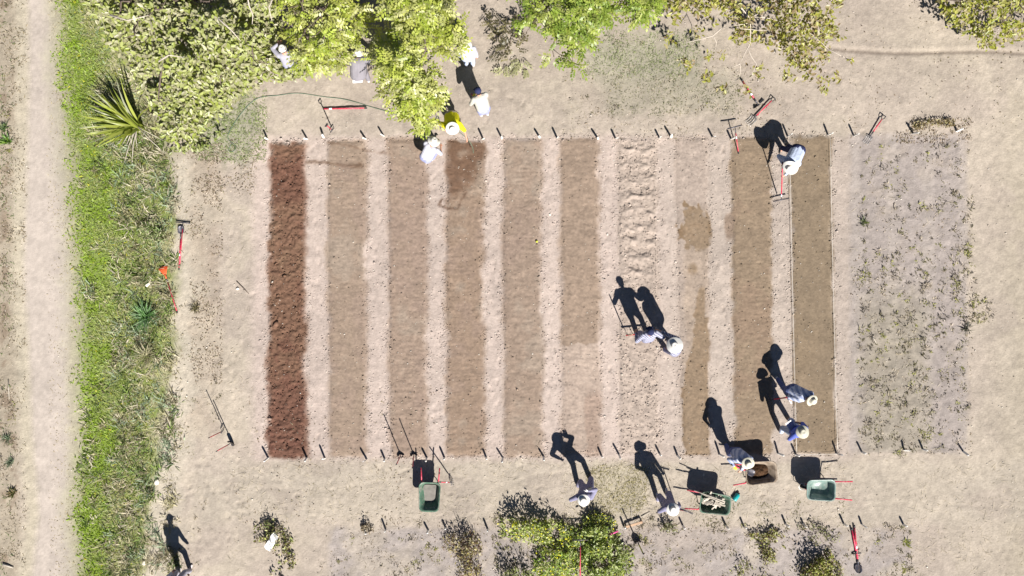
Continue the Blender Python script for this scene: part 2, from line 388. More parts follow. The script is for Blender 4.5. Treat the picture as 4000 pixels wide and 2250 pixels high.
        if i == 1:
            d = segdist(px, py, [(1200, 633), (1270, 633), (1340, 648), (1415, 652)]); mix((140, 112, 92), np.exp(-((d + 14 * n3) / 5.5) ** 2) * .8)
            d = segdist(px, py, [(1285, 556), (1370, 570), (1430, 590), (1530, 600), (1560, 610)]); mix((140, 112, 92), np.exp(-((d + 14 * n3) / 5) ** 2) * .6)
            mix((120, 94, 76), np.exp(-(((px - 1390) / 30) ** 2 + ((py - 645) / 12) ** 2)) * (.6 + 2 * n3))
        if i == 3:
            mix((136, 105, 84), m * sm((775 + wob * 1.9 - (px - 1744) * .8 + 40 - py) / 60) * .9)
            d = segdist(px, py, [(1728, 775), (1716, 800), (1750, 815), (1790, 816), (1800, 785), (1822, 750)]); mix((128, 100, 82), np.exp(-((d + 10 * n3) / 4.5) ** 2) * .85)
        if i == 5:
            mix((178, 149, 130), m * band(px + wob * .5, 2286, 2350, 12) * sm((py + wob - 1500) / 60) * .9)
        if i == 7:
            wet = sm((1.45 - ((np.abs((px - 2712 + 2.6 * mw) / 56) ** 3 + np.abs((py - 885 + wob * 1.3) / 84) ** 3)) + 2.6 * n3 + .8 * n2) * 2)
            wet = np.maximum(wet, np.exp(-(((px - 2709 + mw) / 17) ** 2 + ((py - 1050) / 22) ** 2) ** 2))
            wet = np.maximum(wet, sm((py - 1112) / 20) * sm((px + mw * .9 - (2727 - (py - 1110) * .145).clip(2664)) / 9) * sm((2771 - px - mw * .7) / 12) * (py < 1778) * np.where(py < 1240, sm((2757 - px) / 9), 1))
            mix((158, 132, 103), wet * .92); mix((142, 114, 86), wet * sm(n3 * 4 + n2 * 2) * .5)
            mix((190, 167, 143), m * band(px + mw, 2672, 2764, 30) * sm((py - 780) / 60) * .45)
        if i == 8:
            mix((160, 134, 114), m * sm((n2 + n1) * 4) * .45); mix((172, 148, 128), band(px + mw, 2830, 2866, 12) * band(py + wob, 845, 930, 30) * .9)
        if i == 9:
            mix((160, 138, 112), m * sm(n1 * 4 + .4) * .5)
        if i in (1, 2, 3, 4): mix((184, 166, 148), m * sm((n1 + n2) * 4) * .6); mix((196, 169, 152), m * sm(-(n1 + n2) * 4 - .3) * .4)
    c = c + np.array((0., 1.5, 2.))
    c = c * (1 + .10 * n1 + .10 * n2 + .12 * n3 + .10 * n4)[..., None]
    return np.clip(c, 5, 250)
def albedo(px, py): return lin(paint(px, py)) / K
def gheight(px, py):
    n2 = fbm(px / 75, py / 75, 12) - .5; n3 = fbm(px / 15, py / 15, 13, 3) - .5
    z = .03 * n2 + .022 * n3
    rough = band(px, 3320, 3775, 60) * band(py, 525, 1765, 40) + sm((py - 2030) / 40) * band(px, 1290, 3560, 60) * .7
    z = z + rough * .05 * (fbm(px / 26, py / 26, 14, 3) - .5)
    road = band(px, np.interp(py, ys, ROADL), np.interp(py, ys, ROADR), 60)
    z = z * (1 - .75 * road)
    z = z - .028 * band(px, 3150, 4010, 60) * np.exp(-((py - 190 - (px - 3300) * .03 - 8 * np.sin(px / 130)) / 9) ** 2)
    z = z + .012 * band(px, 3150, 4010, 60) * np.exp(-((py - 172 - (px - 3300) * .03 - 8 * np.sin(px / 130)) / 16) ** 2)
    return z
_fp = None
def footprints(px, py, z):
    global _fp
    if _fp is None:
        g = np.random.default_rng(5); _fp = []
        for k in range(330):
            r = g.integers(0, 5)
            if r < 2: j = g.integers(0, 9); y = g.uniform(560, 1760); x = (edges(j, y)[1] + edges(j + 1, y)[0]) / 2 + g.normal(0, 12); a = 1.57 + g.normal(0, .3)
            elif r == 2: x, y, a = g.uniform(900, 3400), g.uniform(1800, 2020), g.normal(0, .6)
            elif r == 3: x, y, a = g.uniform(1200, 3500), g.uniform(250, 520), g.uniform(0, 3)
            else: x, y, a = g.uniform(690, 990), g.uniform(600, 2250), 1.57 + g.normal(0, .5)
            _fp.append((x, y, a))
    for x, y, a in _fp:
        sel = (np.abs(px - x) < 26) & (np.abs(py - y) < 26)
        if not sel.any(): continue
        dx, dy = px[sel] - x, py[sel] - y; u = dx * math.cos(a) + dy * math.sin(a); v = -dx * math.sin(a) + dy * math.cos(a); q = (u / 16) ** 2 + (v / 7) ** 2
        z[sel] += -.020 * np.exp(-q * q) + .010 * np.exp(-(q - 1.6) ** 2 * 2)
    for pts, w in (([(1655, 1800), (1500, 1880), (1300, 1915), (1000, 1905), (700, 1935)], 1), ([(2740, 1990), (2900, 2005), (3200, 1990), (3560, 1960), (4020, 1990)], 1), ([(2960, 1920), (3100, 1985), (3500, 1930)], .7), ([(1800, 1960), (2100, 1850), (2500, 1835), (2900, 1950)], .7)):
        d = segdist(px, py, pts) + 6 * (vn(px / 60, py / 60, 3) - .5); z += w * (-.007 * np.exp(-(d / 7) ** 2) + .003 * np.exp(-((d - 14) / 7) ** 2)) * (vn(px / 90, py / 90, 9) > .35)
    return z
def gridmesh(name, xs, yy, zf, mat_, label=None, cf=albedo, **kw):
    X, Y = np.meshgrid(xs, yy); PX = X * PPM + 2000; PY = 1125 - Y * PPM
    Z = zf(PX, PY); V = np.stack([X, Y, Z], -1).reshape(-1, 3); c = cf(PX, PY).reshape(-1, 3)
    n, m = X.shape; i = np.arange(n - 1)[:, None] * m + np.arange(m - 1)[None]
    F = np.stack([i, i + 1, i + m + 1, i + m], -1).reshape(-1, 4)
    return npmesh(name, V, F, mat_, c, smooth=True, **kw)
def outer(a, b, st):
    core = np.arange(a, b + st / 2, st); far = np.array([.4, 1, 2, 4, 8, 16, 40, 100, 300])
    return np.concatenate([a - far[::-1], core, b + far])
def gz(PX, PY):
    inside = band(PX, -200, 4200, 200) * band(PY, -150, 2400, 150)
    return footprints(PX, PY, gheight(PX, PY) * inside)
tag(gridmesh("ground", outer(-17.6, 17.6, .05), outer(-10.2, 10.2, .05), gz, M['ground']), kind="structure")
# dirt road: its own sheet a little above the ground, same dust colour at its rims
def road_sheet():
    yv = np.arange(-10.4, 10.41, .06); PY = 1125 - yv * PPM
    l = np.interp(PY, ys, ROADL) + 20 * (fbm(PY / 40, PY * 0, 31) - .5); r = np.interp(PY, ys, ROADR) + 24 * (fbm(PY / 40, PY * 0, 32) - .5)
    t = np.linspace(0, 1, 30); PX = l[:, None] + (r - l)[:, None] * t; PYg = np.repeat(PY[:, None], 30, 1)
    rim = sm(np.minimum(t, 1 - t) / .08)[None]
    Z = gheight(PX, PYg) - .012 + .016 * rim
    V = np.stack([(PX - 2000) / PPM, (1125 - PYg) / PPM, Z], -1).reshape(-1, 3); n, m = PX.shape
    i = np.arange(n - 1)[:, None] * m + np.arange(m - 1)[None]
    F = np.stack([i, i + m, i + m + 1, i + 1], -1).reshape(-1, 4)
    tag(npmesh("dirt_road", V, F, M['road'], albedo(PX, PYg).reshape(-1, 3), smooth=True), kind="structure")
road_sheet()
BEDLAB = ["dark red-brown freshly dug soil bed, darkest and leftmost of the beds",
    "smooth brown soil bed right of the darkest one, a wet trickle across its top",
    "smooth brown soil bed ending at the two red shovels standing beside the barrow",
    "brown soil bed with a dark wet patch at its top where the hose points",
    "evenly raked brown soil bed with a small yellow ball on it",
    "brown soil bed that turns pale and cloddy in its lower third",
    "pale rough soil bed with chopped clods, where two people work a broadfork",
    "pale soil bed with dark wet patches and a wet wedge down its lower half",
    "brown soil bed left of the string-edged one, under three people's shadows",
    "smooth dark olive-brown soil bed edged with pale string, rightmost of the raked beds"]
for i, (lt, rt, lb, rb, yt, yb, col, rf) in enumerate(BEDS):
    nx, ny = 46, 330
    t = np.linspace(-.03, 1.03, ny)[:, None]; s = np.linspace(-.09, 1.09, nx)[None]
    PY = yt + (yb - yt) * t + 0 * s
    l = lt + (lb - lt) * t + 12 * (fbm(t * 22, t * 0, 40 + i) - .5) ; r = rt + (rb - rt) * t + 12 * (fbm(t * 22, t * 0, 60 + i) - .5)
    PX = l + (r - l) * s
    e = np.minimum(np.minimum(PX - l, r - PX), np.minimum(PY - yt, yb - PY)) / 18
    edge = sm((e + 1) / 2)
    up = (.02, .03, .03, .03, .03, .03, .03, .025, .03, .03)[i]
    Z = -.035 + (up + .035) * edge + edge * rf * 2.4 * (fbm(PX / 13, PY / 13, 80 + i, 3) - .5) + edge * .02 * (fbm(PX / 60, PY / 60, 90 + i) - .5)
    if i in (1, 2, 3, 4, 5, 8): Z = Z + edge * .022 * (fbm(PX / 44 + PY / 90, PY / 5.5, 190 + i, 3) - .5) * sm(fbm(PX / 80, PY / 120, 195) * 3 - .7)
    if i == 6:   # chopped rows across the bed
        Z = Z + edge * .055 * sm((1130 - PY) / 80) * band(PX, 2432, 2556, 40) * np.sin(PY / 9.5 + 5 * fbm(PX / 50, PY / 50, 99)) * sm((fbm(PX / 24, PY / 24, 98) - .4) * 5)
    if i == 0:
        Z = Z + edge * .12 * np.abs(fbm(PX / 30 + PY / 70, PY / 16, 97, 3) - .5) * sm(fbm(PX / 70, PY / 90, 96) * 3 - .9)
    V = np.stack([(PX - 2000) / PPM, (1125 - PY) / PPM, Z], -1).reshape(-1, 3)
    k = np.arange(ny - 1)[:, None] * nx + np.arange(nx - 1)[None]
    F = np.stack([k, k + nx, k + nx + 1, k + 1], -1).reshape(-1, 4)
    o = npmesh("garden_bed", V, F, M['wetbed'] if i == 0 else M['bed'], albedo(PX, PY).reshape(-1, 3), smooth=True)
    tag(o, BEDLAB[i], "garden bed", "long soil beds side by side")

# ------------------------------------------------------------------ scatter: clods, litter, straw
def rocks(name, P, rad, col, mat_):
    """P (n,2) photograph pixels"""
    base = np.array([(1, 0, 0), (-1, 0, 0), (0, 1, 0), (0, -1, 0), (0, 0, 1), (0, 0, -1)], float)
    fc = np.array([(0, 2, 4), (2, 1, 4), (1, 3, 4), (3, 0, 4), (2, 0, 5), (1, 2, 5), (3, 1, 5), (0, 3, 5)])
    n = len(P); a = rng.uniform(0, 6.28, n); ca, sa = np.cos(a), np.sin(a)
    v = base[None] * rng.uniform(.6, 1.3, (n, 6, 1)) * np.array((1, .85, .5)) + rng.normal(0, .15, (n, 6, 3)); v = v * rad[:, None, None]
    x = v[..., 0] * ca[:, None] - v[..., 1] * sa[:, None]; y = v[..., 0] * sa[:, None] + v[..., 1] * ca[:, None]
    bz = np.zeros(n)
    V = np.stack([x + ((P[:, 0] - 2000) / PPM)[:, None], y + ((1125 - P[:, 1]) / PPM)[:, None], v[..., 2] + (rad * .25)[:, None] + P[:, 2][:, None]], -1)
    F = (fc[None] + (np.arange(n) * 6)[:, None, None]).reshape(-1, 3)
    return tag(npmesh(name, V.reshape(-1, 3), F, mat_, np.repeat(col, 6, 0)), kind="stuff")
def bedz(P):
    z = gheight(P[:, 0], P[:, 1])
    for i in range(10):
        l, r = edges(i, P[:, 1]); ins = (P[:, 0] > l + 6) & (P[:, 0] < r - 6) & (P[:, 1] > BEDS[i][4] + 6) & (P[:, 1] < BEDS[i][5] - 6)
        z = np.where(ins, .035, z)
    return z
pts = []
for i in range(10):
    n = 800 if i not in (6,) else 1000
    for side in (0, 1):
        y = rng.uniform(BEDS[i][4] - 10, BEDS[i][5] + 10, n); l, r = edges(i, y)
        keep = vn(y / 60, y * 0 + i * 7 + side, 5) > rng.uniform(0, .8, n)
        x = (l if side == 0 else r) + rng.normal(-8 if side == 0 else 8, 13, n); pts.append(np.stack([x, y], -1)[keep])
    y = rng.uniform(BEDS[i][4], BEDS[i][5], 70); l, r = edges(i, y); pts.append(np.stack([l + (r - l) * rng.uniform(0, 1, 70), y], -1))
    x = rng.uniform(BEDS[i][0], BEDS[i][1], 60); pts.append(np.stack([x, BEDS[i][4] + rng.normal(-4, 8, 60)], -1)); pts.append(np.stack([x, BEDS[i][5] + rng.normal(4, 8, 60)], -1))
y = rng.uniform(540, 1770, 1500); l, r = edges(6, y); pts.append(np.stack([l + (r - l) * rng.uniform(0, 1, 1500), y], -1))
y = rng.uniform(540, 1770, 900); l, r = edges(0, y); dark = np.stack([l + (r - l) * rng.uniform(0.03, .97, 900), y], -1)
P = np.concatenate(pts); P = np.column_stack([P, bedz(P)]); n = len(P)
ac = albedo(P[:, 0], P[:, 1]) * rng.uniform(.85, 1.55, (n, 1))
rocks("soil_clods", P, rng.gamma(4, .0036, n) + .006, np.clip(ac, 0, .5), M['clod'])
P = np.column_stack([dark, np.full(900, .02)]); rocks("wet_soil_clods", P, rng.gamma(4, .0055, 900) + .008, albedo(P[:, 0], P[:, 1]) * rng.uniform(.8, 1.35, (900, 1)), M['clod'])
# stones and crumbs everywhere
n = 7500; P = np.stack([rng.uniform(-50, 4050, n), rng.uniform(-50, 2300, n)], -1)
k = ~((P[:, 0] > 60) & (P[:, 0] < 700)) | (rng.uniform(0, 1, n) < .15); P = P[k]; P = np.column_stack([P, bedz(P)]); n = len(P)
pale = (rng.uniform(0, 1, n) < .6)[:, None]
rocks("pebbles", P, rng.gamma(3, .0035, n) + .005, np.where(pale, np.array((.50, .45, .38)), albedo(P[:, 0], P[:, 1]) * rng.uniform(.8, 1.25, (n, 1))), M['clod'])
def flakes(name, P, L, Wd, col, zt=.5, mat_=None):
    """small flat curled pieces lying on the ground"""
    n = len(P); a = rng.uniform(0, 6.28, n); d = np.stack([np.cos(a), np.sin(a), rng.normal(0, zt * .5, n)], -1); d /= np.linalg.norm(d, axis=1)[:, None]
    s = np.cross(d, np.stack([rng.normal(0, zt, n), rng.normal(0, zt, n), np.ones(n)], -1)); s /= np.linalg.norm(s, axis=1)[:, None]
    c = np.stack([(P[:, 0] - 2000) / PPM, (1125 - P[:, 1]) / PPM, P[:, 2] + .008 + L * abs(d[:, 2]) * .5], -1)
    L = L[:, None] / 2; w = Wd[:, None] / 2
    V = np.stack([c - d * L, c + s * w, c + d * L, c - s * w], 1); F = np.arange(n * 4).reshape(-1, 4)
    return tag(npmesh(name, V.reshape(-1, 3), F, mat_ or M['blade'], np.repeat(col, 4, 0)), kind="stuff")
def region(n, lx, ly, hx, hy, thr, sc=60, seed=50):
    P = np.stack([rng.uniform(lx, hx, n), rng.uniform(ly, hy, n)], -1)
    return P[fbm(P[:, 0] / sc, P[:, 1] / sc, seed, 3) > thr + rng.normal(0, .06, len(P))]
P = np.concatenate([region(2300, 745, 560, 870, 1500, .46), region(800, 800, 540, 1010, 760, .5), region(900, 900, 1500, 1700, 2050, .55), region(1200, 3320, 520, 3800, 1780, .5), region(900, 3500, 460, 3800, 560, .45),
                    region(1500, 1250, 2040, 3560, 2260, .5), region(900, 2200, 250, 3400, 560, .5), region(900, 0, 0, 100, 2250, .5), region(700, 640, 600, 760, 2250, .55), region(600, 3300, 0, 4000, 500, .52)])
P = np.column_stack([P, bedz(P)]); n = len(P)
pal = np.array([(.12, .09, .065), (.19, .145, .10), (.28, .22, .155), (.50, .43, .34), (.40, .33, .25), (.22, .19, .11)])
flakes("leaf_litter", P, rng.uniform(.03, .09, n), rng.uniform(.015, .045, n), pal[rng.integers(0, 6, n)] * rng.uniform(.8, 1.2, (n, 1)))
P = np.concatenate([region(2600, 900, 1790, 3350, 2050, .45, 90), region(900, 2200, 1800, 2620, 2050, .38), region(700, 3300, 560, 3800, 1800, .5), region(700, 2200, 150, 3000, 520, .5), region(500, 640, 600, 1000, 2250, .5), region(700, 3550, 1800, 4000, 2250, .45), region(500, 1250, 2050, 3500, 2250, .5)])
P = np.column_stack([P, bedz(P)]); n = len(P)
flakes("straw", P, rng.gamma(4, .035, n), rng.uniform(.007, .014, n), np.array((.52, .46, .34)) * rng.uniform(.55, 1.15, (n, 1)), .25)
# ------------------------------------------------------------------ grass
def unit(v): return v / (np.linalg.norm(v, axis=-1, keepdims=True) + 1e-9)
def px2w(P, h): 
    f = (H - h) / H / PPM; return np.stack([(P[:, 0] - 2000) * f, (1125 - P[:, 1]) * f, h], -1)
def bladegeo(base, d, L, w):
    """curved two-piece blades; base (n,3), d (n,3) initial direction"""
    n = len(base); side = unit(np.cross(d, np.array((0, 0, 1.)) + rng.normal(0, .3, (n, 3))))
    flat = d.copy(); flat[:, 2] *= .25; flat = unit(flat)
    mid = base + d * (L * .5)[:, None]; tip = mid + unit(d * .45 + flat * .6) * (L * .5)[:, None]
    w = w[:, None] / 2
    V = np.stack([base - side * w * .7, base + side * w * .7, mid + side * w, mid - side * w, tip], 1)
    b = (np.arange(n) * 5)[:, None]
    F3 = np.concatenate([b + np.array([[0, 1, 2]]), b + np.array([[0, 2, 3]]), b + np.array([[3, 2, 4]])], 0)
    return V.reshape(-1, 3), F3
def grass(name, P, L, w, col, lean=.8, z=None):
    n = len(P); a = rng.uniform(0, 6.28, n); ln = rng.uniform(.4, lean * 1.6, n)
    d = unit(np.stack([np.cos(a) * ln, np.sin(a) * ln, np.full(n, .55)], -1))
    base = np.stack([(P[:, 0] - 2000) / PPM, (1125 - P[:, 1]) / PPM, np.zeros(n) - .01], -1)
    V, F = bladegeo(base, d, L, w)
    return tag(npmesh(name, V, F, M['blade'], np.repeat(col, 5, 0)), kind="stuff")
def strip(n):
    y = rng.uniform(-60, 2320, n); l = np.interp(y, ys, GRL); r = np.interp(y, ys, GRR); x = rng.uniform(l - 80, r + 60, n)
    e = band(x + 70 * (fbm(x / 75, y / 75, 2) - .5) + 50 * (fbm(x / 25, y / 25, 54) - .5), l, r + 400, 130) * sm((r - x - 60 * (fbm(x / 40, y / 40, 55) - .5)) / 60 + .5)
    return np.stack([x, y], -1)[e * (.55 + .9 * fbm(x / 38, y / 38, 53, 3)) * (1 - .6 * sm(((x - l) / (r - l) - .5) / .3)) > rng.uniform(0.05, 1, n)]
P = strip(66000); n = len(P)
t = (P[:, 0] - np.interp(P[:, 1], ys, GRL)) / (np.interp(P[:, 1], ys, GRR) - np.interp(P[:, 1], ys, GRL))
nn = fbm(P[:, 0] / 60, P[:, 1] / 60, 51) - .5; ny = sm((P[:, 1] - 1450) / 250)
lush = np.clip(.68 - (t - .22 - .12 * ny) * (1.3 + ny) + nn * 1.9 + rng.normal(0, .16, n), 0, 1)[:, None]
g = np.array((.27, .39, .035)) * (1 - .45 * rng.uniform(0, 1, (n, 1))); o_ = np.array((.34, .34, .14)); dry = np.array((.50, .45, .31)); blu = np.array((.27, .34, .21))
col = g * lush + (1 - lush) * np.where(rng.uniform(0, 1, (n, 1)) < .62, o_, np.where(rng.uniform(0, 1, (n, 1)) < .55, dry, blu))
yl = (rng.uniform(0, 1, n) < .02)[:, None]; col = np.where(yl, np.array((.42, .40, .03)), col)
grass("grass", P, rng.uniform(.05, .13, n) * (1 + .7 * (1 - lush[:, 0])), rng.uniform(.016, .040, n) * (.6 + .7 * lush[:, 0]), col * rng.uniform(.75, 1.2, (n, 1)), 1.1)
# thin dry and green growth elsewhere
parts = [(region(2600, -20, -40, 105, 2300, .5), (.20, .16, .09), .10), (region(1500, -20, -40, 60, 2300, .55, 60, 61), (.12, .17, .05), .10), (region(2500, 190, -40, 330, 2300, .42), (.36, .30, .17), .07),
    (region(3400, 770, 350, 1040, 630, .42, 50, 62), (.24, .29, .11), .10), (region(3000, 2280, 120, 2730, 310, .42, 60, 63), (.26, .29, .14), .09), (region(1800, 2350, 290, 2900, 450, .47, 60, 64), (.20, .20, .11), .08),
    (region(1500, 2290, 1820, 2530, 2010, .42), (.28, .25, .11), .10), (region(1200, 2700, 1960, 3300, 2060, .5), (.20, .19, .09), .08), (region(1500, 640, 560, 760, 2260, .55), (.30, .27, .15), .08), (region(1500, 1290, 1990, 1700, 2250, .6), (.22, .18, .12), .06)]
Pa = np.concatenate([p for p, c, L in parts]); ca = np.concatenate([np.tile(c, (len(p), 1)) for p, c, L in parts]); La = np.concatenate([np.full(len(p), L) for p, c, L in parts]); n = len(Pa)
grass("sparse_grass", Pa, La * rng.uniform(.6, 1.6, n), rng.uniform(.009, .02, n), ca * rng.uniform(.5, 1.35, (n, 1)), 1.3)
# weeds of the right-hand plot and the plots along the bottom edge: too many and too ragged to count
def weeds(name, C, rad, nb, col, hh):
    n = len(C); m = nb; P = np.repeat(C, m, 0) + rng.normal(0, 1, (n * m, 2)) * np.repeat(rad, m)[:, None]; k = n * m
    a = rng.uniform(0, 6.28, k); ln = rng.uniform(.3, 1.6, k); d = unit(np.stack([np.cos(a) * ln, np.sin(a) * ln, np.full(k, .7)], -1))
    base = np.stack([(P[:, 0] - 2000) / PPM, (1125 - P[:, 1]) / PPM, np.zeros(k)], -1)
    V, F = bladegeo(base, d, np.repeat(hh, m) * rng.uniform(.5, 1.2, k), rng.uniform(.012, .034, k))
    cc = np.repeat(col, m, 0) * rng.uniform(.6, 1.35, (k, 1))
    return tag(npmesh(name, V, F, M['blade'], np.repeat(cc, 5, 0)), kind="stuff")
def scat(n, lx, ly, hx, hy): return np.stack([rng.uniform(lx, hx, n), rng.uniform(ly, hy, n)], -1)
C = np.concatenate([scat(60, 3340, 560, 3780, 1100), region(110, 3340, 560, 3800, 1100, .5, 50, 71), scat(130, 3350, 1050, 3640, 1760), region(270, 3350, 1050, 3640, 1770, .47, 60, 72), scat(110, 3600, 1050, 3780, 1770), region(80, 3720, 600, 3810, 1250, .45, 60, 74), region(40, 3790, 1150, 3880, 1260, .45)]); n = len(C)
pal = np.array([(.17, .15, .09), (.25, .23, .13), (.31, .31, .10), (.15, .13, .105), (.36, .31, .22), (.42, .36, .28)])
weeds("weeds", C, rng.uniform(2, 9, n), 9, pal[rng.integers(0, 6, n)], rng.uniform(.04, .11, n) * np.where(rng.uniform(0, 1, n) < .2, 1.7, 1))
C = np.concatenate([region(230, 2560, 2040, 3320, 2260, .5, 50, 75), region(110, 1300, 2030, 1720, 2260, .55, 50, 76), region(90, 3400, 2050, 3560, 2250, .55), region(60, 2250, 150, 2900, 450, .5), region(60, 640, 1100, 900, 2250, .55), region(60, 0, 0, 70, 2250, .5)]); n = len(C)
C = np.concatenate([C, region(420, 1930, 2000, 2560, 2270, .42, 40, 82)]); n = len(C); npal = len(pal)
weeds("low_weeds", C, rng.uniform(3, 9, n), 11, pal[rng.integers(0, 6, n)], rng.uniform(.04, .10, n))
C = np.concatenate([region(520, 450, 640, 690, 2250, .44, 50, 77), region(120, 330, 1450, 520, 2250, .5, 40, 79), region(150, 380, 300, 660, 640, .42, 40, 83), region(120, 300, 300, 640, 2250, .55, 50, 78)]); n = len(C)
pal2 = np.array([(.18, .25, .06), (.44, .39, .27), (.28, .34, .22), (.10, .14, .04), (.38, .35, .20), (.50, .45, .33), (.20, .18, .10)])
weeds("tall_weeds", C, rng.uniform(6, 16, n), 16, pal2[rng.integers(0, 7, n)], rng.uniform(.16, .38, n))

# ------------------------------------------------------------------ leaves and trees
def ovals(base, d, nrm, L, w, fold=.25):
    """oval leaves folded along the midrib: 6 points, 2 quads"""
    s = unit(np.cross(nrm, d)); up = unit(np.cross(d, s)); L = L[:, None]; w = w[:, None] / 2
    tip = base + d * L - up * L * .12
    q = lambda t, k: base + d * L * t + s * w * k + up * w * fold * abs(k) - up * L * .12 * t * t
    V = np.stack([base, q(.28, .9), q(.66, .85), tip, q(.66, -.85), q(.28, -.9)], 1); b = (np.arange(len(base)) * 6)[:, None]
    return V.reshape(-1, 3), np.concatenate([b + np.array([[0, 1, 2, 3]]), b + np.array([[0, 3, 4, 5]])], 0)
def leafdirs(n, tilt=.55, bias=(0.10, -0.25, 1.0)):
    nrm = unit(np.array(bias)[None] + rng.normal(0, tilt, (n, 3))); a = rng.normal(0, 1, (n, 3))
    return unit(a - nrm * (a * nrm).sum(1)[:, None]), nrm
def crown_points(poly, n, hlo, hhi, fall=170., gap=.40, gsc=85, seed=0, depth=.7, open_top=True):
    P = polysample(poly, n * 2); pp = [q for q in poly]
    dd = segdist(P[:, 0], P[:, 1], pp, True)
    if open_top: dd = np.where(P[:, 1] < 60, np.maximum(dd, fall * .7), dd)
    nz = fbm(P[:, 0] / gsc, P[:, 1] / gsc, 200 + seed, 3)
    keep = (nz + rng.normal(0, .05, len(P)) > gap) & (rng.uniform(0, 1, len(P)) < .25 + dd / 60)
    P = P[keep][:n]; dd = dd[keep][:n]; nz = nz[keep][:n]
    h = hlo + (hhi - hlo) * sm(dd / fall) * (.55 + .9 * (nz - .3)) + rng.normal(0, .1, len(P)) - rng.exponential(depth * .5, len(P)) * sm(dd / fall)
    return P, np.maximum(h, .12)
def limb(base, tip, r0, r1, n=7, sag=.0, wob=.12):
    a, b = Vector(base), Vector(tip); pts = []; L = (b - a).length
    for i in range(n):
        t = i / (n - 1); p = a.lerp(b, t); p.z += sag * math.sin(math.pi * t)
        if 0 < i < n - 1: p += Vector((random.uniform(-1, 1), random.uniform(-1, 1), random.uniform(-1, 1) * .5)) * wob * L * .25
        pts.append(p)
    return pts, [r0 + (r1 - r0) * i / (n - 1) for i in range(n)]
def tree_root(name, base, label, cat="tree", group="trees along the top edge"):
    return empty(name, base, label, cat, group)
def trunk_and_limbs(root, base, fork, ends, r=.13, bark='bark'):
    m = MB(); p, rr = limb(base, fork, r * 1.25, r * .85, 6, 0, .1); m.tube([Vector(base) - Vector((0, 0, .1))] + p[1:], rr, 9); m.build('trunk', M[bark], root)
    for e in ends:
        m = MB(); p, rr = limb(fork, e, r * .55, .012, 8, .25, .35); m.tube(p, rr, 6)
        for k in (3, 4, 5, 6):
            q = p[k] + Vector((random.uniform(-.7, .7), random.uniform(-.7, .7), random.uniform(-.1, .5))); pp, r2 = limb(p[k], q, rr[k] * .6, .006, 4); m.tube(pp, r2, 5)
        m.build('limb', M[bark], root)
def leafcols(n, pal, j=.25):
    pal = np.array(pal); return pal[rng.integers(0, len(pal), n)] * rng.uniform(1 - j, 1 + j, (n, 1))
# 1: big broad-leaved tree filling the upper left
T1 = [(195, -160), (330, 20), (395, 110), (408, 190), (470, 215), (520, 300), (560, 385), (612, 450), (600, 505), (640, 560), (720, 592), (800, 500), (880, 440), (960, 372), (1030, 320), (1130, 322), (1215, 300), (1180, 235), (1090, 200), (1130, 110), (1060, 20), (1090, -160)]
b1 = W(800, 60); root = tree_root("broadleaf_tree", b1, "large pale yellow-green broad-leaved tree filling the upper left beside the grass strip")
trunk_and_limbs(root, b1, b1 + Vector((-.1, .15, 1.3)), [W(480, 150, 2.4), W(650, 420, 1.8), W(860, 330, 2.0), W(1050, 250, 1.9), W(600, 40, 3.0), W(900, 0, 3.0), W(420, 60, 2.2)], .15)
P, h = crown_points(T1, 13000, .7, 3.4, 210, .30, 80, 1, .6); n = len(P); d, nr = leafdirs(n, .5)
lf = rng.uniform(.11, .205, n); c = leafcols(n, [(.34, .355, .145), (.31, .34, .105), (.36, .35, .20), (.26, .30, .06), (.32, .30, .18)], .2)
V, F = ovals(px2w(P, h), d, nr, lf, lf * rng.uniform(.42, .6, n)); npmesh("crown", V, F, M['leaf'], np.repeat(c, 6, 0), root)
for p in [[(960, -60, 3.4), (972, 20, 3.3), (988, 60, 3.2), (985, 95, 3.1)], [(850, 70, 3.5), (905, 120, 3.4), (940, 160, 3.2)], [(1080, -40, 3.3), (1050, 30, 3.3), (1062, 80, 3.2)], [(430, 60, 3.0), (500, 80, 3.1), (580, 60, 3.3)], [(620, 240, 3.2), (660, 215, 3.3), (720, 225, 3.4)]]:
    m = MB(); q = [W(*a) for a in p]; m.tube(q, list(np.linspace(.026, .008, len(q))), 6); m.build('twig', M['palebark'], root)
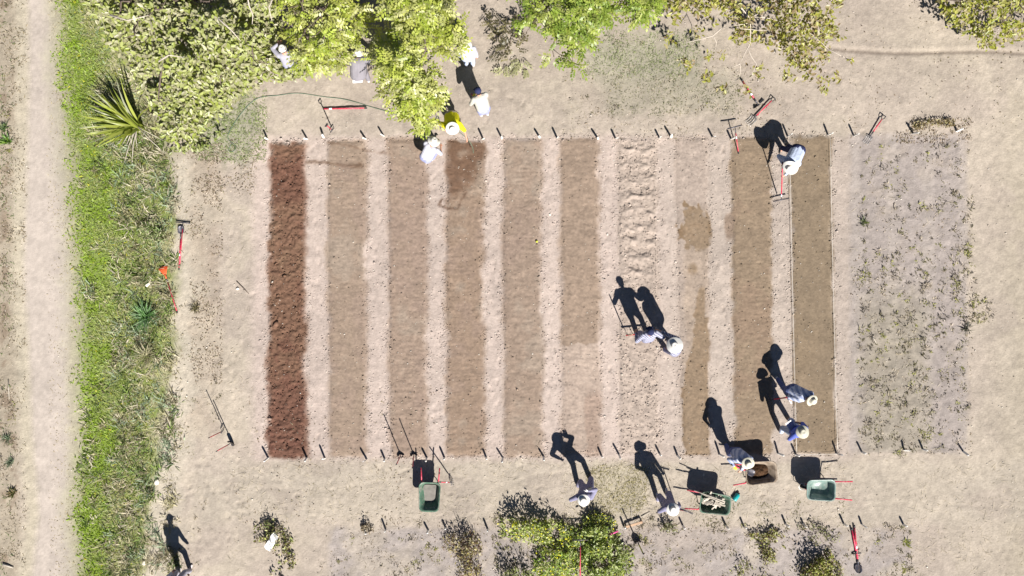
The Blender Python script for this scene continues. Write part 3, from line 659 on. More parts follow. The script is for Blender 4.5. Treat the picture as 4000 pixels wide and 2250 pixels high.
# low suckers below the crown edge
def lowleaves(poly, n, h0, h1, L0, L1, pal, gap=.42, seed=9):
    P = polysample(poly, n); k = fbm(P[:, 0] / 40, P[:, 1] / 40, seed, 3) > gap; P = P[k]; n = len(P); h = rng.uniform(h0, h1, n); d, nr = leafdirs(n, .6); lf = rng.uniform(L0, L1, n)
    V, F = ovals(px2w(P, h), d, nr, lf, lf * .5); return V, F, np.repeat(leafcols(n, pal), 6, 0)
V, F, c = lowleaves([(640, 560), (800, 470), (870, 520), (800, 590), (660, 600)], 420, .03, .35, .08, .15, [(.26, .28, .10), (.17, .21, .05)])
tag(npmesh("ground_ivy", V, F, M['leaf'], c), kind="stuff")
def fronds(C, D, Ls, nl=11, lw=.034, pal=None, droop=.35):
    """compound leaves: C base (n,3), D direction, Ls length; nl leaflets each"""
    n = len(C); up = np.array((0, 0, 1.)); side = unit(np.cross(D, up + rng.normal(0, .25, (n, 3)))); nr = unit(np.cross(side, D)); Vs = []; Cs = []
    fc = leafcols(n, pal, .22)
    for k in range(nl):
        t = .22 + .78 * (k // 2 + .5) / (nl / 2); s = 1 if k % 2 else -1
        if k == nl - 1: s = 0
        o = C + D * (Ls * t)[:, None] - up * (droop * Ls * t * t)[:, None]
        dl = unit(D * .55 + side * s * .9 - up * .25 + rng.normal(0, .12, (n, 3))); ll = Ls[:, None] * (.30 if s else .32) * rng.uniform(.85, 1.15, (n, 1)); w = lw * rng.uniform(.8, 1.2, (n, 1))
        b = unit(np.cross(dl, nr))
        Vs.append(np.stack([o, o + dl * ll * .5 + b * w / 2, o + dl * ll - up * ll * .1, o + dl * ll * .5 - b * w / 2], 1)); Cs.append(fc * rng.uniform(.85, 1.15, (n, 1)))
    V = np.concatenate(Vs).reshape(-1, 3); return V, np.arange(len(V)).reshape(-1, 4), np.repeat(np.concatenate(Cs), 4, 0)
def walnut(label, base, fork, poly, nclump, hlo, hhi, seed, pal, per=7, fall=120, gap=.38, Lr=(.28, .44)):
    root = tree_root("walnut_tree", base, label); P, h = crown_points(poly, nclump, hlo, hhi, fall, gap, 70, seed, .8); C = px2w(P, h)
    idx = rng.choice(len(C), min(9, len(C)), replace=False); trunk_and_limbs(root, base, fork, [C[i] - np.array((0, 0, .12)) for i in idx], .11)
    n = len(C) * per; CC = np.repeat(C, per, 0) + rng.normal(0, .07, (n, 3)); a = rng.uniform(0, 6.28, n); D = unit(np.stack([np.cos(a), np.sin(a), rng.normal(.12, .3, n)], -1))
    V, F, c = fronds(CC, D, rng.uniform(*Lr, n), 9, .062, pal); npmesh("crown", V, F, M['leaf'], c, root)
    m = MB()
    for i in range(0, len(C), 3):
        q = C[rng.integers(0, len(C))]
        if np.linalg.norm(q - C[i]) < 1.4: m.tube([C[i], (C[i] + q) / 2 - np.array((0, 0, .08)), q], [.008, .012, .008], 5)
    if m.v: tag(m.build('twigs', M['bark'], root), kind='stuff')
    return root
GP = [(.34, .385, .065), (.40, .42, .10), (.27, .33, .045), (.42, .42, .18), (.36, .38, .12)]
walnut("green compound-leaved tree left of the dark gap, standing over the grey-clad person", W(1240, -150), W(1230, -60, 2.2),
    [(1110, -160), (1090, 30), (1140, 110), (1130, 200), (1200, 290), (1290, 255), (1350, 240), (1375, 190), (1375, 150), (1450, 130), (1462, 60), (1436, 0), (1436, -160)], 140, 1.6, 3.4, 21, GP, fall=110, gap=.36)
walnut("bright green compound-leaved tree with a long branch hanging down to the hosed bed", W(1640, -170), W(1640, -60, 2.6),
    [(1496, -160), (1496, 60), (1482, 130), (1468, 185), (1450, 230), (1442, 275), (1490, 300), (1510, 345), (1500, 385), (1560, 415), (1570, 460), (1600, 480), (1625, 525), (1660, 528), (1690, 490), (1672, 440), (1720, 440), (1755, 420), (1735, 370), (1700, 330), (1705, 280), (1640, 215), (1660, 175), (1715, 180), (1740, 235), (1790, 250), (1805, 190), (1800, 130), (1785, 75), (1720, 60), (1740, 0), (1720, -160)], 250, 2.3, 4.3, 33, GP, fall=90, gap=.34)
walnut("deep green compound-leaved tree right of the bare patch, hanging down in a point", W(2200, -190), W(2180, -80, 2.4),
    [(1990, -160), (2015, 0), (2010, 70), (2060, 100), (2130, 110), (2150, 170), (2145, 200), (2170, 240), (2190, 278), (2240, 288), (2270, 262), (2275, 200), (2310, 160), (2330, 120), (2375, 90), (2400, 80), (2400, 20), (2480, 75), (2560, 60), (2600, -20), (2600, -160)], 170, 2.5, 3.9, 47, [(.22, .29, .045), (.30, .35, .065), (.32, .35, .10), (.17, .24, .035)], fall=90, gap=.40)
# sparse tree, pale bare twigs showing
b5 = W(2930, -150); root = tree_root("sparse_tree", b5, "thinly leaved yellow-green tree with bare pale twigs above the red fork and hoe", )
trunk_and_limbs(root, b5, b5 + Vector((-.2, .1, 2.0)), [W(2870, 0, 3.4), W(3100, 0, 3.2), W(2700, -20, 3.0), W(3250, 20, 3.0)], .11, 'palebark')
tw = [[(2868, -10, 3.3), (2905, 42, 3.2), (2928, 70, 3.1), (2932, 105, 3.0), (2930, 170, 2.8), (2912, 205, 2.6), (2890, 250, 2.4)], [(2890, 250, 2.4), (2845, 270, 2.2)], [(2890, 250, 2.4), (2893, 280, 2.2), (2885, 308, 2.1), (2850, 326, 2.0)], [(2918, 182, 2.7), (2935, 222, 2.6), (2955, 250, 2.5), (2938, 295, 2.4)],
    [(2928, 72, 3.1), (2960, 55, 3.0), (2975, 20, 3.0), (3000, 8, 3.0)], [(2930, 66, 3.1), (2985, 68, 3.0), (3050, 82, 2.9), (3110, 95, 2.8)], [(2905, 42, 3.2), (2870, 12, 3.2), (2835, 12, 3.2)], [(2932, 115, 3.0), (2895, 113, 2.9), (2880, 104, 2.9)], [(2932, 115, 3.0), (2960, 118, 2.9), (3000, 118, 2.8)],
    [(2818, 110, 2.8), (2785, 140, 2.7), (2740, 152, 2.6), (2700, 162, 2.5), (2665, 170, 2.5)], [(2785, 140, 2.7), (2798, 165, 2.6), (2795, 190, 2.5), (2772, 200, 2.5)], [(3235, 192, 2.5), (3280, 215, 2.4), (3330, 240, 2.3)], [(2928, 90, 3.0), (2870, 100, 2.9), (2818, 110, 2.8)], [(3110, 95, 2.8), (3180, 140, 2.7), (3235, 192, 2.5)]]
for p in tw:
    m = MB(); q = [W(*a) for a in p]; r0 = .020 if len(p) > 4 else .013; m.tube(q, list(np.linspace(r0, .006, len(q))), 6); m.build('twig', M['palebark'], root)
T5 = [(2590, -120), (2600, 40), (2640, 100), (2700, 60), (2750, 70), (2780, 95), (2840, 120), (2860, 165), (2920, 175), (3000, 165), (3040, 200), (3070, 260), (3120, 280), (3200, 280), (3240, 230), (3230, 190), (3300, 150), (3320, 110), (3300, 0), (3330, -120)]
P, h = crown_points(T5, 3900, 2.2, 3.8, 120, .43, 55, 57, 1.1)
cl = [(2612, 150, 25), (2680, 240, 22), (2765, 222, 14), (2822, 222, 13), (2765, 290, 14), (2760, 310, 18), (2820, 345, 16), (2915, 350, 18), (2960, 275, 24), (2725, 125, 20), (2690, 270, 12), (3080, 300, 26), (3150, 300, 22), (3220, 320, 30), (3270, 300, 16), (3215, 355, 14), (3320, 235, 10), (3010, 165, 30), (3180, 230, 36), (3120, 220, 40), (3215, 215, 26)]
P2 = np.concatenate([np.array(q[:2]) + rng.normal(0, q[2] * .55, (int(q[2] * 1.0), 2)) for q in cl]); h2 = 2.0 + rng.uniform(0, .7, len(P2)); P = np.concatenate([P, P2]); h = np.concatenate([h, h2])
n = len(P); d, nr = leafdirs(n, .75); lf = rng.uniform(.09, .17, n)
V, F = ovals(px2w(P, h), d, nr, lf, lf * rng.uniform(.42, .58, n)); npmesh("crown", V, F, M['leaf'], np.repeat(leafcols(n, [(.28, .28, .045), (.20, .20, .035), (.34, .33, .09), (.29, .25, .12), (.23, .17, .085)], .25), 6, 0), root)
b6 = W(3890, -90); root = tree_root("corner_tree", b6, "dense olive-green tree cut off by the top right corner")
trunk_and_limbs(root, b6, b6 + Vector((0, .1, 1.5)), [W(3700, 0, 2.6), W(3900, 100, 2.4), W(4000, 40, 3.0), W(3820, 60, 2.8)], .13)
P, h = crown_points([(3640, -150), (3665, 10), (3690, 80), (3700, 110), (3760, 125), (3800, 160), (3830, 195), (3880, 200), (3920, 180), (4010, 160), (4120, 120), (4150, -150)], 3300, .8, 3.3, 150, .36, 60, 63, .8); n = len(P); d, nr = leafdirs(n, .65); lf = rng.uniform(.09, .17, n)
V, F = ovals(px2w(P, h), d, nr, lf, lf * .5); npmesh("crown", V, F, M['leaf'], np.repeat(leafcols(n, [(.27, .28, .04), (.20, .22, .03), (.32, .31, .08), (.29, .25, .12)], .25), 6, 0), root)

# ------------------------------------------------------------------ single plants
def swordplant(name, label, base, n, Lr, wr, pal, drift, spread=.9, dead=0, cat="plant", group=None, h=.9):
    root = empty(name, base, label, cat, group); C = np.tile(np.array(base), (n, 1)) + rng.normal(0, .05, (n, 3)) * np.array((1, 1, 0))
    a = rng.uniform(0, 6.28, n); rr = rng.uniform(.15, spread, n); D = np.stack([np.cos(a) * rr + drift[0], np.sin(a) * rr + drift[1], np.full(n, h)], -1); D = unit(D); L = rng.uniform(*Lr, n)
    S = unit(np.cross(D, np.array((0, 0, 1.)) + rng.normal(0, .25, (n, 3)))); V = []; F = []
    w = rng.uniform(*wr, n); K_ = 6; flat = D.copy(); flat[:, 2] = -.15; flat = unit(flat); p = C.copy()
    for k in range(K_):
        t = k / (K_ - 1); ww = (w * (.55 + 1.1 * t if t < .4 else (1 - t) * 1.65 + .02))[:, None] / 2
        V.append(np.stack([p - S * ww, p + np.cross(S, D) * -.006, p + S * ww], 1)); p = p + unit(D * (1 - .75 * t) + flat * (.75 * t)) * (L / (K_ - 1))[:, None]
    V = np.stack(V, 1).reshape(-1, 3); b = (np.arange(n) * K_ * 3)[:, None]
    F = np.concatenate([b + np.array([[k * 3 + j, k * 3 + j + 1, k * 3 + j + 4, k * 3 + j + 3]]) for k in range(K_ - 1) for j in (0, 1)])
    npmesh("leaves", V, F, M['leaf'], np.repeat(leafcols(n, pal, .25), K_ * 3, 0), root)
    if dead:
        a = rng.uniform(3.5, 5.9, dead); m = MB()
        for q in a:
            L = random.uniform(.7, 1.45); e = Vector(base) + Vector((math.cos(q), math.sin(q), 0)) * L; mid = Vector(base).lerp(e, .5) + Vector((0, 0, .25)); e.z = .03
            m.tube([Vector(base) + Vector((0, 0, .25)), mid, e], [.016, .013, .005], 5)
        m.build("dead_leaves", M['paleboard'], root)
    return root
swordplant("flax_plant", "big clump of long sword-shaped leaves casting a black shadow beside the broad-leaved tree", W(550, 500), 84, (1.0, 2.0), (.075, .125),
    [(.24, .28, .04), (.31, .34, .07), (.17, .21, .03), (.40, .41, .28), (.28, .31, .05)], (-.66, .24), .85, 12, h=1.1)
swordplant("grass_clump", "bluish-green tussock of arching blades at the right edge of the grass strip", W(572, 1235), 130, (.35, .8), (.018, .032), [(.12, .24, .07), (.20, .31, .15), (.09, .18, .05)], (0, 0), 1.3)
swordplant("grass_clump", "straw-pale tussock below the bluish-green one in the grass strip", W(575, 1390), 120, (.35, .7), (.012, .022), [(.36, .34, .20), (.25, .27, .10), (.45, .40, .26)], (0, 0), 1.4)
swordplant("weed_rosette", "small bright green rosette alone on the pale worn path", W(646, 722), 46, (.12, .26), (.02, .04), [(.16, .24, .03), (.22, .28, .04)], (0, 0), 1.6, cat="weed")
swordplant("weed_rosette", "bright green leafy weed at the far left edge of the road verge", W(28, 552), 50, (.15, .32), (.03, .05), [(.10, .20, .03), (.16, .26, .04)], (0, 0), 1.5, cat="weed")
swordplant("weed_rosette", "dark green weed just above the bright one at the left edge", W(18, 500), 34, (.15, .3), (.02, .035), [(.08, .13, .04), (.12, .17, .05)], (0, 0), 1.5, cat="weed")
swordplant("weed_rosette", "brownish-green round weed low on the left verge", W(48, 1927), 60, (.1, .24), (.025, .05), [(.10, .09, .03), (.13, .14, .04), (.16, .12, .06)], (0, 0), 1.5, cat="weed")
swordplant("weed_rosette", "grey-green tuft on the left verge, upper of two near the lower corner", W(28, 1712), 40, (.12, .26), (.015, .03), [(.15, .19, .12), (.10, .14, .07)], (0, 0), 1.6, cat="weed")
swordplant("weed_rosette", "grey-green tuft on the left verge, lower of two near the lower corner", W(42, 1806), 40, (.12, .26), (.015, .03), [(.15, .19, .12), (.10, .14, .07)], (0, 0), 1.6, cat="weed")
swordplant("weed_rosette", "dark spiky weed standing on the edge between the weedy plot and the pale ground", W(3775, 1280), 26, (.15, .32), (.015, .03), [(.05, .055, .04), (.09, .09, .06)], (-.1, .1), 1.3, cat="weed")
swordplant("weed_rosette", "green weed with a dark shadow alone in the upper half of the weedy plot", W(3374, 872), 30, (.12, .3), (.015, .03), [(.14, .17, .03), (.08, .10, .03)], (0, .1), 1.4, cat="weed")
swordplant("weed_rosette", "dry olive tuft on the path between the grass strip and the beds", W(765, 1203), 50, (.12, .26), (.015, .03), [(.17, .15, .07), (.27, .23, .12), (.11, .10, .05)], (0, 0), 1.6, cat="weed")
swordplant("weed_rosette", "yellow-green weed on bare soil near the red-handled tools", W(3540, 2118), 34, (.08, .2), (.02, .035), [(.26, .27, .05), (.20, .22, .05)], (0, 0), 1.8, cat="weed")
swordplant("weed_rosette", "fine grassy weed growing beside the person under the tree", W(1190, 262), 90, (.15, .4), (.015, .025), [(.12, .22, .03), (.18, .26, .05)], (.1, 0), 1.4, cat="weed")
def shrub(label, poly, hmax, n, Lr, pal, base=None, flowers=0, fcol=(.65, .6, .02), gap=.36, stems=14, tilt=.7, fall=60, seed=0, narrow=.42, spikes=0, lo=.06, gsc=32, bark='bark', depth=.5, name="shrub"):
    c = np.mean(np.array(poly, float), 0); b = W(*(base or c)); root = empty(name, b, label, "shrub", "plants along the bottom edge")
    P, h = crown_points(poly, n, lo, hmax, fall, gap, gsc, 300 + seed, depth, False); h = np.maximum(h * rng.uniform(.75, 1.1, len(h)), .03); n = len(P); d, nr = leafdirs(n, tilt, (.1, -.2, .9)); lf = rng.uniform(*Lr, n)
    V, F = ovals(px2w(P, h), d, nr, lf, lf * narrow); npmesh("foliage", V, F, M['leaf'], np.repeat(np.clip(leafcols(n, pal, .3) * 1.35, 0, .5), 6, 0), root)
    m = MB(); I = rng.choice(n, min(stems, n), replace=False); C = px2w(P, h)
    for i in I:
        g = np.array(b) * .35 + C[i] * .65; g[2] = -.03; m.tube([g, (g + C[i]) / 2 + rng.normal(0, .04, 3), C[i] + np.array((0, 0, .05 + spikes * rng.uniform(0, 1)))], [.013, .010, .004], 5)
    tag(m.build("stems", M[bark], root), kind='stuff')
    if flowers:
        I = rng.choice(n, flowers, replace=n < flowers); C = px2w(P, h)[I] + np.array((0, 0, .05)) + rng.normal(0, .02, (flowers, 3)); d, nr = leafdirs(flowers, .3); s = rng.uniform(.018, .034, flowers)
        sd = np.cross(nr, d) * s[:, None]; dd = d * s[:, None]; V = np.stack([C - dd, C + sd, C + dd, C - sd], 1).reshape(-1, 3)
        tag(npmesh("flowers", V, np.arange(len(V)).reshape(-1, 4), M['blade'], np.tile(fcol, (len(V), 1)) * rng.uniform(.8, 1.1, (len(V), 1)), root), kind='stuff')
    return root
shrub("flowering bush with yellow-green leaves and yellow flowers left of the rake", [(1945, 2030), (1990, 2018), (2100, 2022), (2180, 2030), (2215, 2050), (2225, 2110), (2200, 2135), (2130, 2140), (2050, 2115), (1960, 2105)], 1.0, 1300, (.06, .12), [(.19, .24, .04), (.28, .30, .11), (.13, .17, .025), (.24, .25, .09)], (2080, 2070), 130, seed=1, fall=40, narrow=.5)
shrub("feathery bright green bush along the left side of the long red rake", [(2090, 2140), (2200, 2120), (2240, 2090), (2255, 2150), (2255, 2260), (2120, 2300), (2080, 2220)], .7, 1500, (.07, .16), [(.14, .22, .03), (.20, .26, .045), (.26, .29, .06), (.32, .31, .15)], (2180, 2200), 70, seed=2, narrow=.25, fall=45)
shrub("dense green leafy bush right of the long red rake", [(2275, 2030), (2330, 2010), (2400, 2040), (2420, 2100), (2480, 2160), (2470, 2230), (2400, 2300), (2290, 2300), (2270, 2200)], .75, 2100, (.07, .15), [(.15, .20, .035), (.20, .24, .05), (.28, .31, .14), (.24, .26, .08), (.11, .14, .03)], (2350, 2150), 30, seed=3, fall=50, gap=.40)
shrub("loose pale green growth under the middle of the long red rake", [(2190, 2050), (2260, 2060), (2330, 2050), (2350, 2140), (2320, 2230), (2240, 2250), (2190, 2180)], .42, 900, (.06, .13), [(.18, .24, .05), (.26, .30, .11), (.13, .17, .03)], (2262, 2150), 24, seed=17, gap=.40, fall=40)
shrub("low yellow-flowered growth behind the rake head, shading the path", [(2245, 1992), (2320, 1996), (2390, 2020), (2420, 2050), (2360, 2060), (2250, 2050)], .6, 520, (.05, .11), [(.15, .19, .03), (.22, .24, .05), (.09, .11, .03)], (2330, 2030), 26, seed=4, fall=30, gap=.42)
shrub("brown and olive dried-out bush with upright stalks, left of the flowering bush", [(1720, 2080), (1760, 2080), (1850, 2075), (1885, 2110), (1880, 2200), (1890, 2300), (1790, 2300), (1780, 2180), (1730, 2150)], .75, 1100, (.06, .13), [(.20, .17, .05), (.27, .23, .09), (.13, .085, .045), (.30, .27, .15), (.10, .06, .04)], (1830, 2180), seed=5, spikes=.35, stems=44, narrow=.3, gap=.42, fall=45, tilt=.9)
shrub("dark scraggy shrub shading the ground at the bottom edge left of the feathery green bush", [(1950, 2235), (2010, 2215), (2080, 2225), (2110, 2300), (1940, 2320)], .9, 520, (.06, .12), [(.16, .20, .04), (.20, .21, .08), (.12, .13, .05)], (2020, 2270), seed=6, spikes=.6, stems=36, fall=30)
shrub("mixed green and brown weeds around the white plastic scrap", [(985, 2060), (1060, 2030), (1110, 2060), (1150, 2110), (1165, 2180), (1130, 2300), (1050, 2300), (1060, 2160), (990, 2110)], .45, 1000, (.06, .13), [(.17, .20, .05), (.12, .10, .045), (.24, .25, .07), (.30, .25, .14), (.09, .06, .035)], (1080, 2120), seed=7, spikes=.15, stems=26, gap=.44, fall=40, tilt=.8)
shrub("tall thin purple-grey dry weed standing above the white plastic scrap", [(1025, 2040), (1050, 2032), (1062, 2055), (1040, 2072)], .75, 150, (.04, .08), [(.13, .16, .05), (.16, .14, .08)], (1042, 2055), seed=8, stems=14, spikes=.2, gap=.2, fall=12)
shrub("small dry tuft next to a white stake in the bottom row", [(1410, 2052), (1440, 2045), (1462, 2068), (1440, 2085), (1412, 2076)], .42, 200, (.05, .10), [(.17, .14, .09), (.10, .08, .05), (.25, .20, .13)], (1438, 2068), seed=9, gap=.2, fall=14)
shrub("dark upright weed shading the path below the person with the rake", [(2585, 2045), (2625, 2040), (2645, 2070), (2610, 2090), (2580, 2075)], .55, 220, (.05, .10), [(.14, .15, .06), (.10, .10, .05), (.2, .18, .1)], (2614, 2070), seed=10, gap=.25, fall=14, spikes=.2)
shrub("olive trailing plant running down the middle plot at the bottom", [(2920, 2080), (2985, 2085), (3030, 2060), (3060, 2090), (3000, 2130), (3040, 2180), (3020, 2230), (2985, 2215), (2970, 2130), (2930, 2120)], .35, 800, (.06, .12), [(.20, .20, .05), (.15, .15, .035), (.25, .25, .09), (.13, .09, .05)], (3000, 2150), seed=11, gap=.40, fall=30, tilt=.8)
shrub("thin sparse weeds in the plot left of the red-handled tools", [(3115, 2055), (3180, 2045), (3270, 2070), (3285, 2120), (3200, 2130), (3140, 2110)], .3, 420, (.05, .10), [(.19, .20, .08), (.14, .14, .06), (.10, .08, .05)], (3200, 2090), seed=12, gap=.47, fall=30, tilt=.9)
shrub("dense round olive bush with a dark shadow in the lower right", [(3130, 2215), (3170, 2190), (3200, 2165), (3245, 2165), (3280, 2200), (3300, 2250), (3290, 2320), (3130, 2320)], .8, 1500, (.06, .12), [(.17, .18, .03), (.12, .13, .025), (.22, .22, .06), (.10, .065, .035)], (3210, 2250), seed=13, spikes=.3, stems=34, fall=45, gap=.38)
shrub("small green and brown weed patch left of the dense olive bush at the bottom edge", [(2870, 2190), (2900, 2180), (2990, 2235), (3010, 2300), (2880, 2300)], .3, 380, (.05, .10), [(.18, .19, .04), (.13, .12, .05), (.24, .23, .1)], (2920, 2240), seed=14, gap=.44, fall=30)
shrub("dry brown tangle of weeds at the top right corner of the weedy plot", [(3550, 480), (3600, 470), (3720, 455), (3745, 500), (3720, 510), (3640, 490), (3570, 515)], .22, 480, (.05, .10), [(.20, .155, .07), (.27, .22, .12), (.12, .085, .045), (.17, .15, .05)], (3650, 488), seed=15, gap=.36, fall=25, tilt=.9)
shrub("tall dark green weeds in the grass strip by the leaf rake", [(520, 890), (590, 850), (650, 900), (640, 960), (560, 960)], .5, 420, (.08, .2), [(.10, .15, .035), (.18, .21, .08), (.30, .28, .17)], (580, 910), seed=16, narrow=.16, gap=.38, fall=25)

bs = W(1992, 175); root = empty("walnut_sapling", bs, "small dark compound-leaved sapling on bare soil between the hanging green branches", "sapling")
m = MB(); m.tube([bs - Vector((0, 0, .05)), bs + Vector((.03, .02, .5))], [.016, .008], 6); m.build('stem', M['bark'], root)
q = np.array([(1925, 85), (1960, 88), (1990, 105), (2020, 92), (2045, 110), (1935, 125), (1965, 140), (2000, 140), (2035, 150), (2050, 175), (1950, 165), (1985, 180), (2015, 195), (1960, 205), (1995, 225)], float); n = len(q) * 3
C = np.repeat(px2w(q, rng.uniform(.12, .5, len(q))), 3, 0); a = rng.normal(2.4, .9, n); D = unit(np.stack([np.cos(a), np.sin(a), rng.normal(.1, .2, n)], -1))
V, F, c = fronds(C, D, rng.uniform(.28, .42, n), 11, .045, [(.12, .105, .05), (.09, .08, .04), (.18, .16, .07)]); npmesh("crown", V, F, M['leaf'], c, root)  # dark leaf colours paint in the shade lying on the sapling
q = np.array([(1985, 250), (2020, 255), (2040, 232), (1970, 268), (2055, 262)], float); n = 15; C = np.repeat(px2w(q, rng.uniform(.08, .3, 5)), 3, 0); a = rng.normal(-1.8, .8, n); D = unit(np.stack([np.cos(a), np.sin(a), rng.normal(.05, .2, n)], -1))
V, F, c = fronds(C, D, rng.uniform(.28, .40, n), 11, .045, [(.36, .35, .20), (.30, .30, .15)]); npmesh("pale_leaves", V, F, M['leaf'], c, root)
# ------------------------------------------------------------------ stakes
def stake_mesh():
    m = MB(); hgt = .42; w = .062; t = .028
    m.add([(-w/2, -t/2, -.06), (w/2, -t/2, -.06), (w/2, t/2, -.06), (-w/2, t/2, -.06), (-w/2, -t/2, hgt - .05), (w/2, -t/2, hgt - .05), (w/2, t/2, hgt - .05), (-w/2, t/2, hgt - .05), (0, -t/2, hgt), (0, t/2, hgt)],
          [(0, 1, 5, 8, 4), (2, 3, 7, 9, 6), (1, 2, 6, 5), (3, 0, 4, 7), (5, 6, 9, 8), (7, 4, 8, 9), (3, 2, 1, 0)])
    return m
bedn = ["the darkest red-brown bed", "the bed right of the darkest one", "the third bed from the left", "the fourth bed, the one being hosed", "the fifth bed from the left", "the sixth bed from the left", "the pale cloddy bed", "the pale bed with wet patches", "the bed left of the string-edged one", "the string-edged bed"]
ST = []
for i, (l, r) in enumerate([((1045, 543), (1200, 543)), ((1265, 537), (1429, 543)), ((1499, 531), None), (None, (1887, 543)), ((1961, 541), (2110, 539)), ((2176, 539), (2337, 543)), ((2404, 541), (2575, 539)), ((2622, 537), (2783, 535)), ((2856, 543), None), ((3077, 533), (3234, 527))]):
    if l: ST.append((l, "white wooden stake at the top left corner of " + bedn[i]))
    if r: ST.append((r, "white wooden stake at the top right corner of " + bedn[i]))
for i, (l, r) in enumerate([((1048, 1788), (1198, 1788)), ((1269, 1790), (1433, 1794)), ((1503, 1792), (1667, 1788)), ((1736, 1788), (1899, 1786)), ((1964, 1788), (2124, 1784)), (None, (2350, 1781)), ((2418, 1775), (2577, 1773)), ((2646, 1779), (2810, 1775)), (None, (3039, 1771)), ((3108, 1775), (3267, 1771))]):
    if l: ST.append((l, "white wooden stake at the bottom left corner of " + bedn[i]))
    if r: ST.append((r, "white wooden stake at the bottom right corner of " + bedn[i]))
ST += [((3335, 531), "white wooden stake at the top left corner of the weedy right plot"), ((3566, 521), "white stake at the left end of the dry brown tangle of weeds"), ((3737, 514), "white wooden stake at the top right corner of the weedy right plot"),
    ((3366, 1765), "white wooden stake at the bottom left corner of the weedy right plot"), ((3530, 1759), "left one of the two close stakes at the foot of the weedy right plot"), ((3605, 1755), "right one of the two close stakes at the foot of the weedy right plot"), ((3762, 1763), "white wooden stake at the bottom right corner of the weedy right plot")]
low = [(1430, 2078, "beside the small dry tuft"), (1507, 2069, "just right of the small dry tuft's stake"), (1673, 2071, "left of the tall brown dried-out bush"), (1741, 2061, "at the top of the brown dried-out bush"), (1905, 2067, "between the brown bush and the yellow-flowered bush"),
    (2207, 2050, "in the yellow-flowered bush"), (2372, 2056, "in the green bush left of the pink-handled tool"), (2437, 2056, "at the left end of the wooden plank"), (2602, 2062, "in the dark upright weed"), (2667, 2053, "below the person holding the rake upright"), (2834, 2051, "below the barrow of dry sticks"),
    (2905, 2057, "left of the olive trailing plant"), (3068, 2046, "right of the olive trailing plant"), (3137, 2046, "above the thin sparse weeds, at their left"), (3296, 2046, "just left of the red-handled tools' ends"), (3366, 2048, "just right of the red-handled tools' ends"), (3528, 2048, "alone at the right end of the row")]
ST += [((x, y), "white stake in the bottom row, " + s) for x, y, s in low]
proto = None
for k, ((x, y), lab) in enumerate(ST):
    if proto is None: o = proto = stake_mesh().build("wooden_stake", M['stake'], smooth=False)
    else: o = proto.copy(); COL.objects.link(o)
    o.location = W(x, y, 0); low_ = y > 2000
    o.rotation_euler = (random.gauss(0, .09), random.gauss(0, .09), random.uniform(-.5, .9))
    sc = .82 if low_ else 1.0; o.scale = (1, 1, sc * random.uniform(.78, 1.12)); tag(o, lab, "stake", "white stakes marking the bed corners")
# string round the rightmost raked bed
m = MB()
a, b, c, d = W(3080, 533), W(3108, 1775), W(3267, 1771), W(3238, 527)
for p, q in ((a, b), (b, c), (c, d)):
    pts = [p.lerp(q, t / 14) + Vector((0, 0, .11 - .05 * math.sin(math.pi * t / 14))) for t in range(15)]; m.tube(pts, .007, 5)
tag(m.build("guide_string", M['string']), "thin pale string stretched between stakes round the smooth olive-brown bed", "string")
# hose
hp = [(640 + 330, 470), (905, 560), (893, 588), (912, 590), (920, 570), (890, 530), (945, 440), (1005, 385), (1090, 372), (1165, 364), (1265, 378), (1335, 386), (1400, 402), (1440, 415), (1500, 432), (1560, 450), (1640, 470), (1690, 470), (1712, 455), (1705, 500), (1738, 505)]
hp = [(x, y, .018) for x, y in hp[1:]]; hp[-1] = (1740, 503, .9); hp[-2] = (1722, 502, .35)
hp += [(1768, 500, .92), (1800, 520, .9), (1824, 541, .88), (1836, 556, .8), (1846, 575, .55), (1849, 598, .28)]
def spline(P, n=6):
    P = [Vector(p) for p in P]; out = []
    for i in range(len(P) - 1):
        p0, p1, p2, p3 = P[max(i - 1, 0)], P[i], P[i + 1], P[min(i + 2, len(P) - 1)]
        for k in range(n):
            t = k / n; out.append(.5 * ((2 * p1) + (p2 - p0) * t + (2 * p0 - 5 * p1 + 4 * p2 - p3) * t * t + (3 * p1 - p0 - 3 * p2 + p3) * t ** 3))
    return out + [P[-1]]
m = MB(); m.tube(spline([W(*p) for p in hp]), .010, 7)
tag(m.build("garden_hose", M['hose']), "thin green garden hose running from the grass to the person in the yellow shirt", "hose")

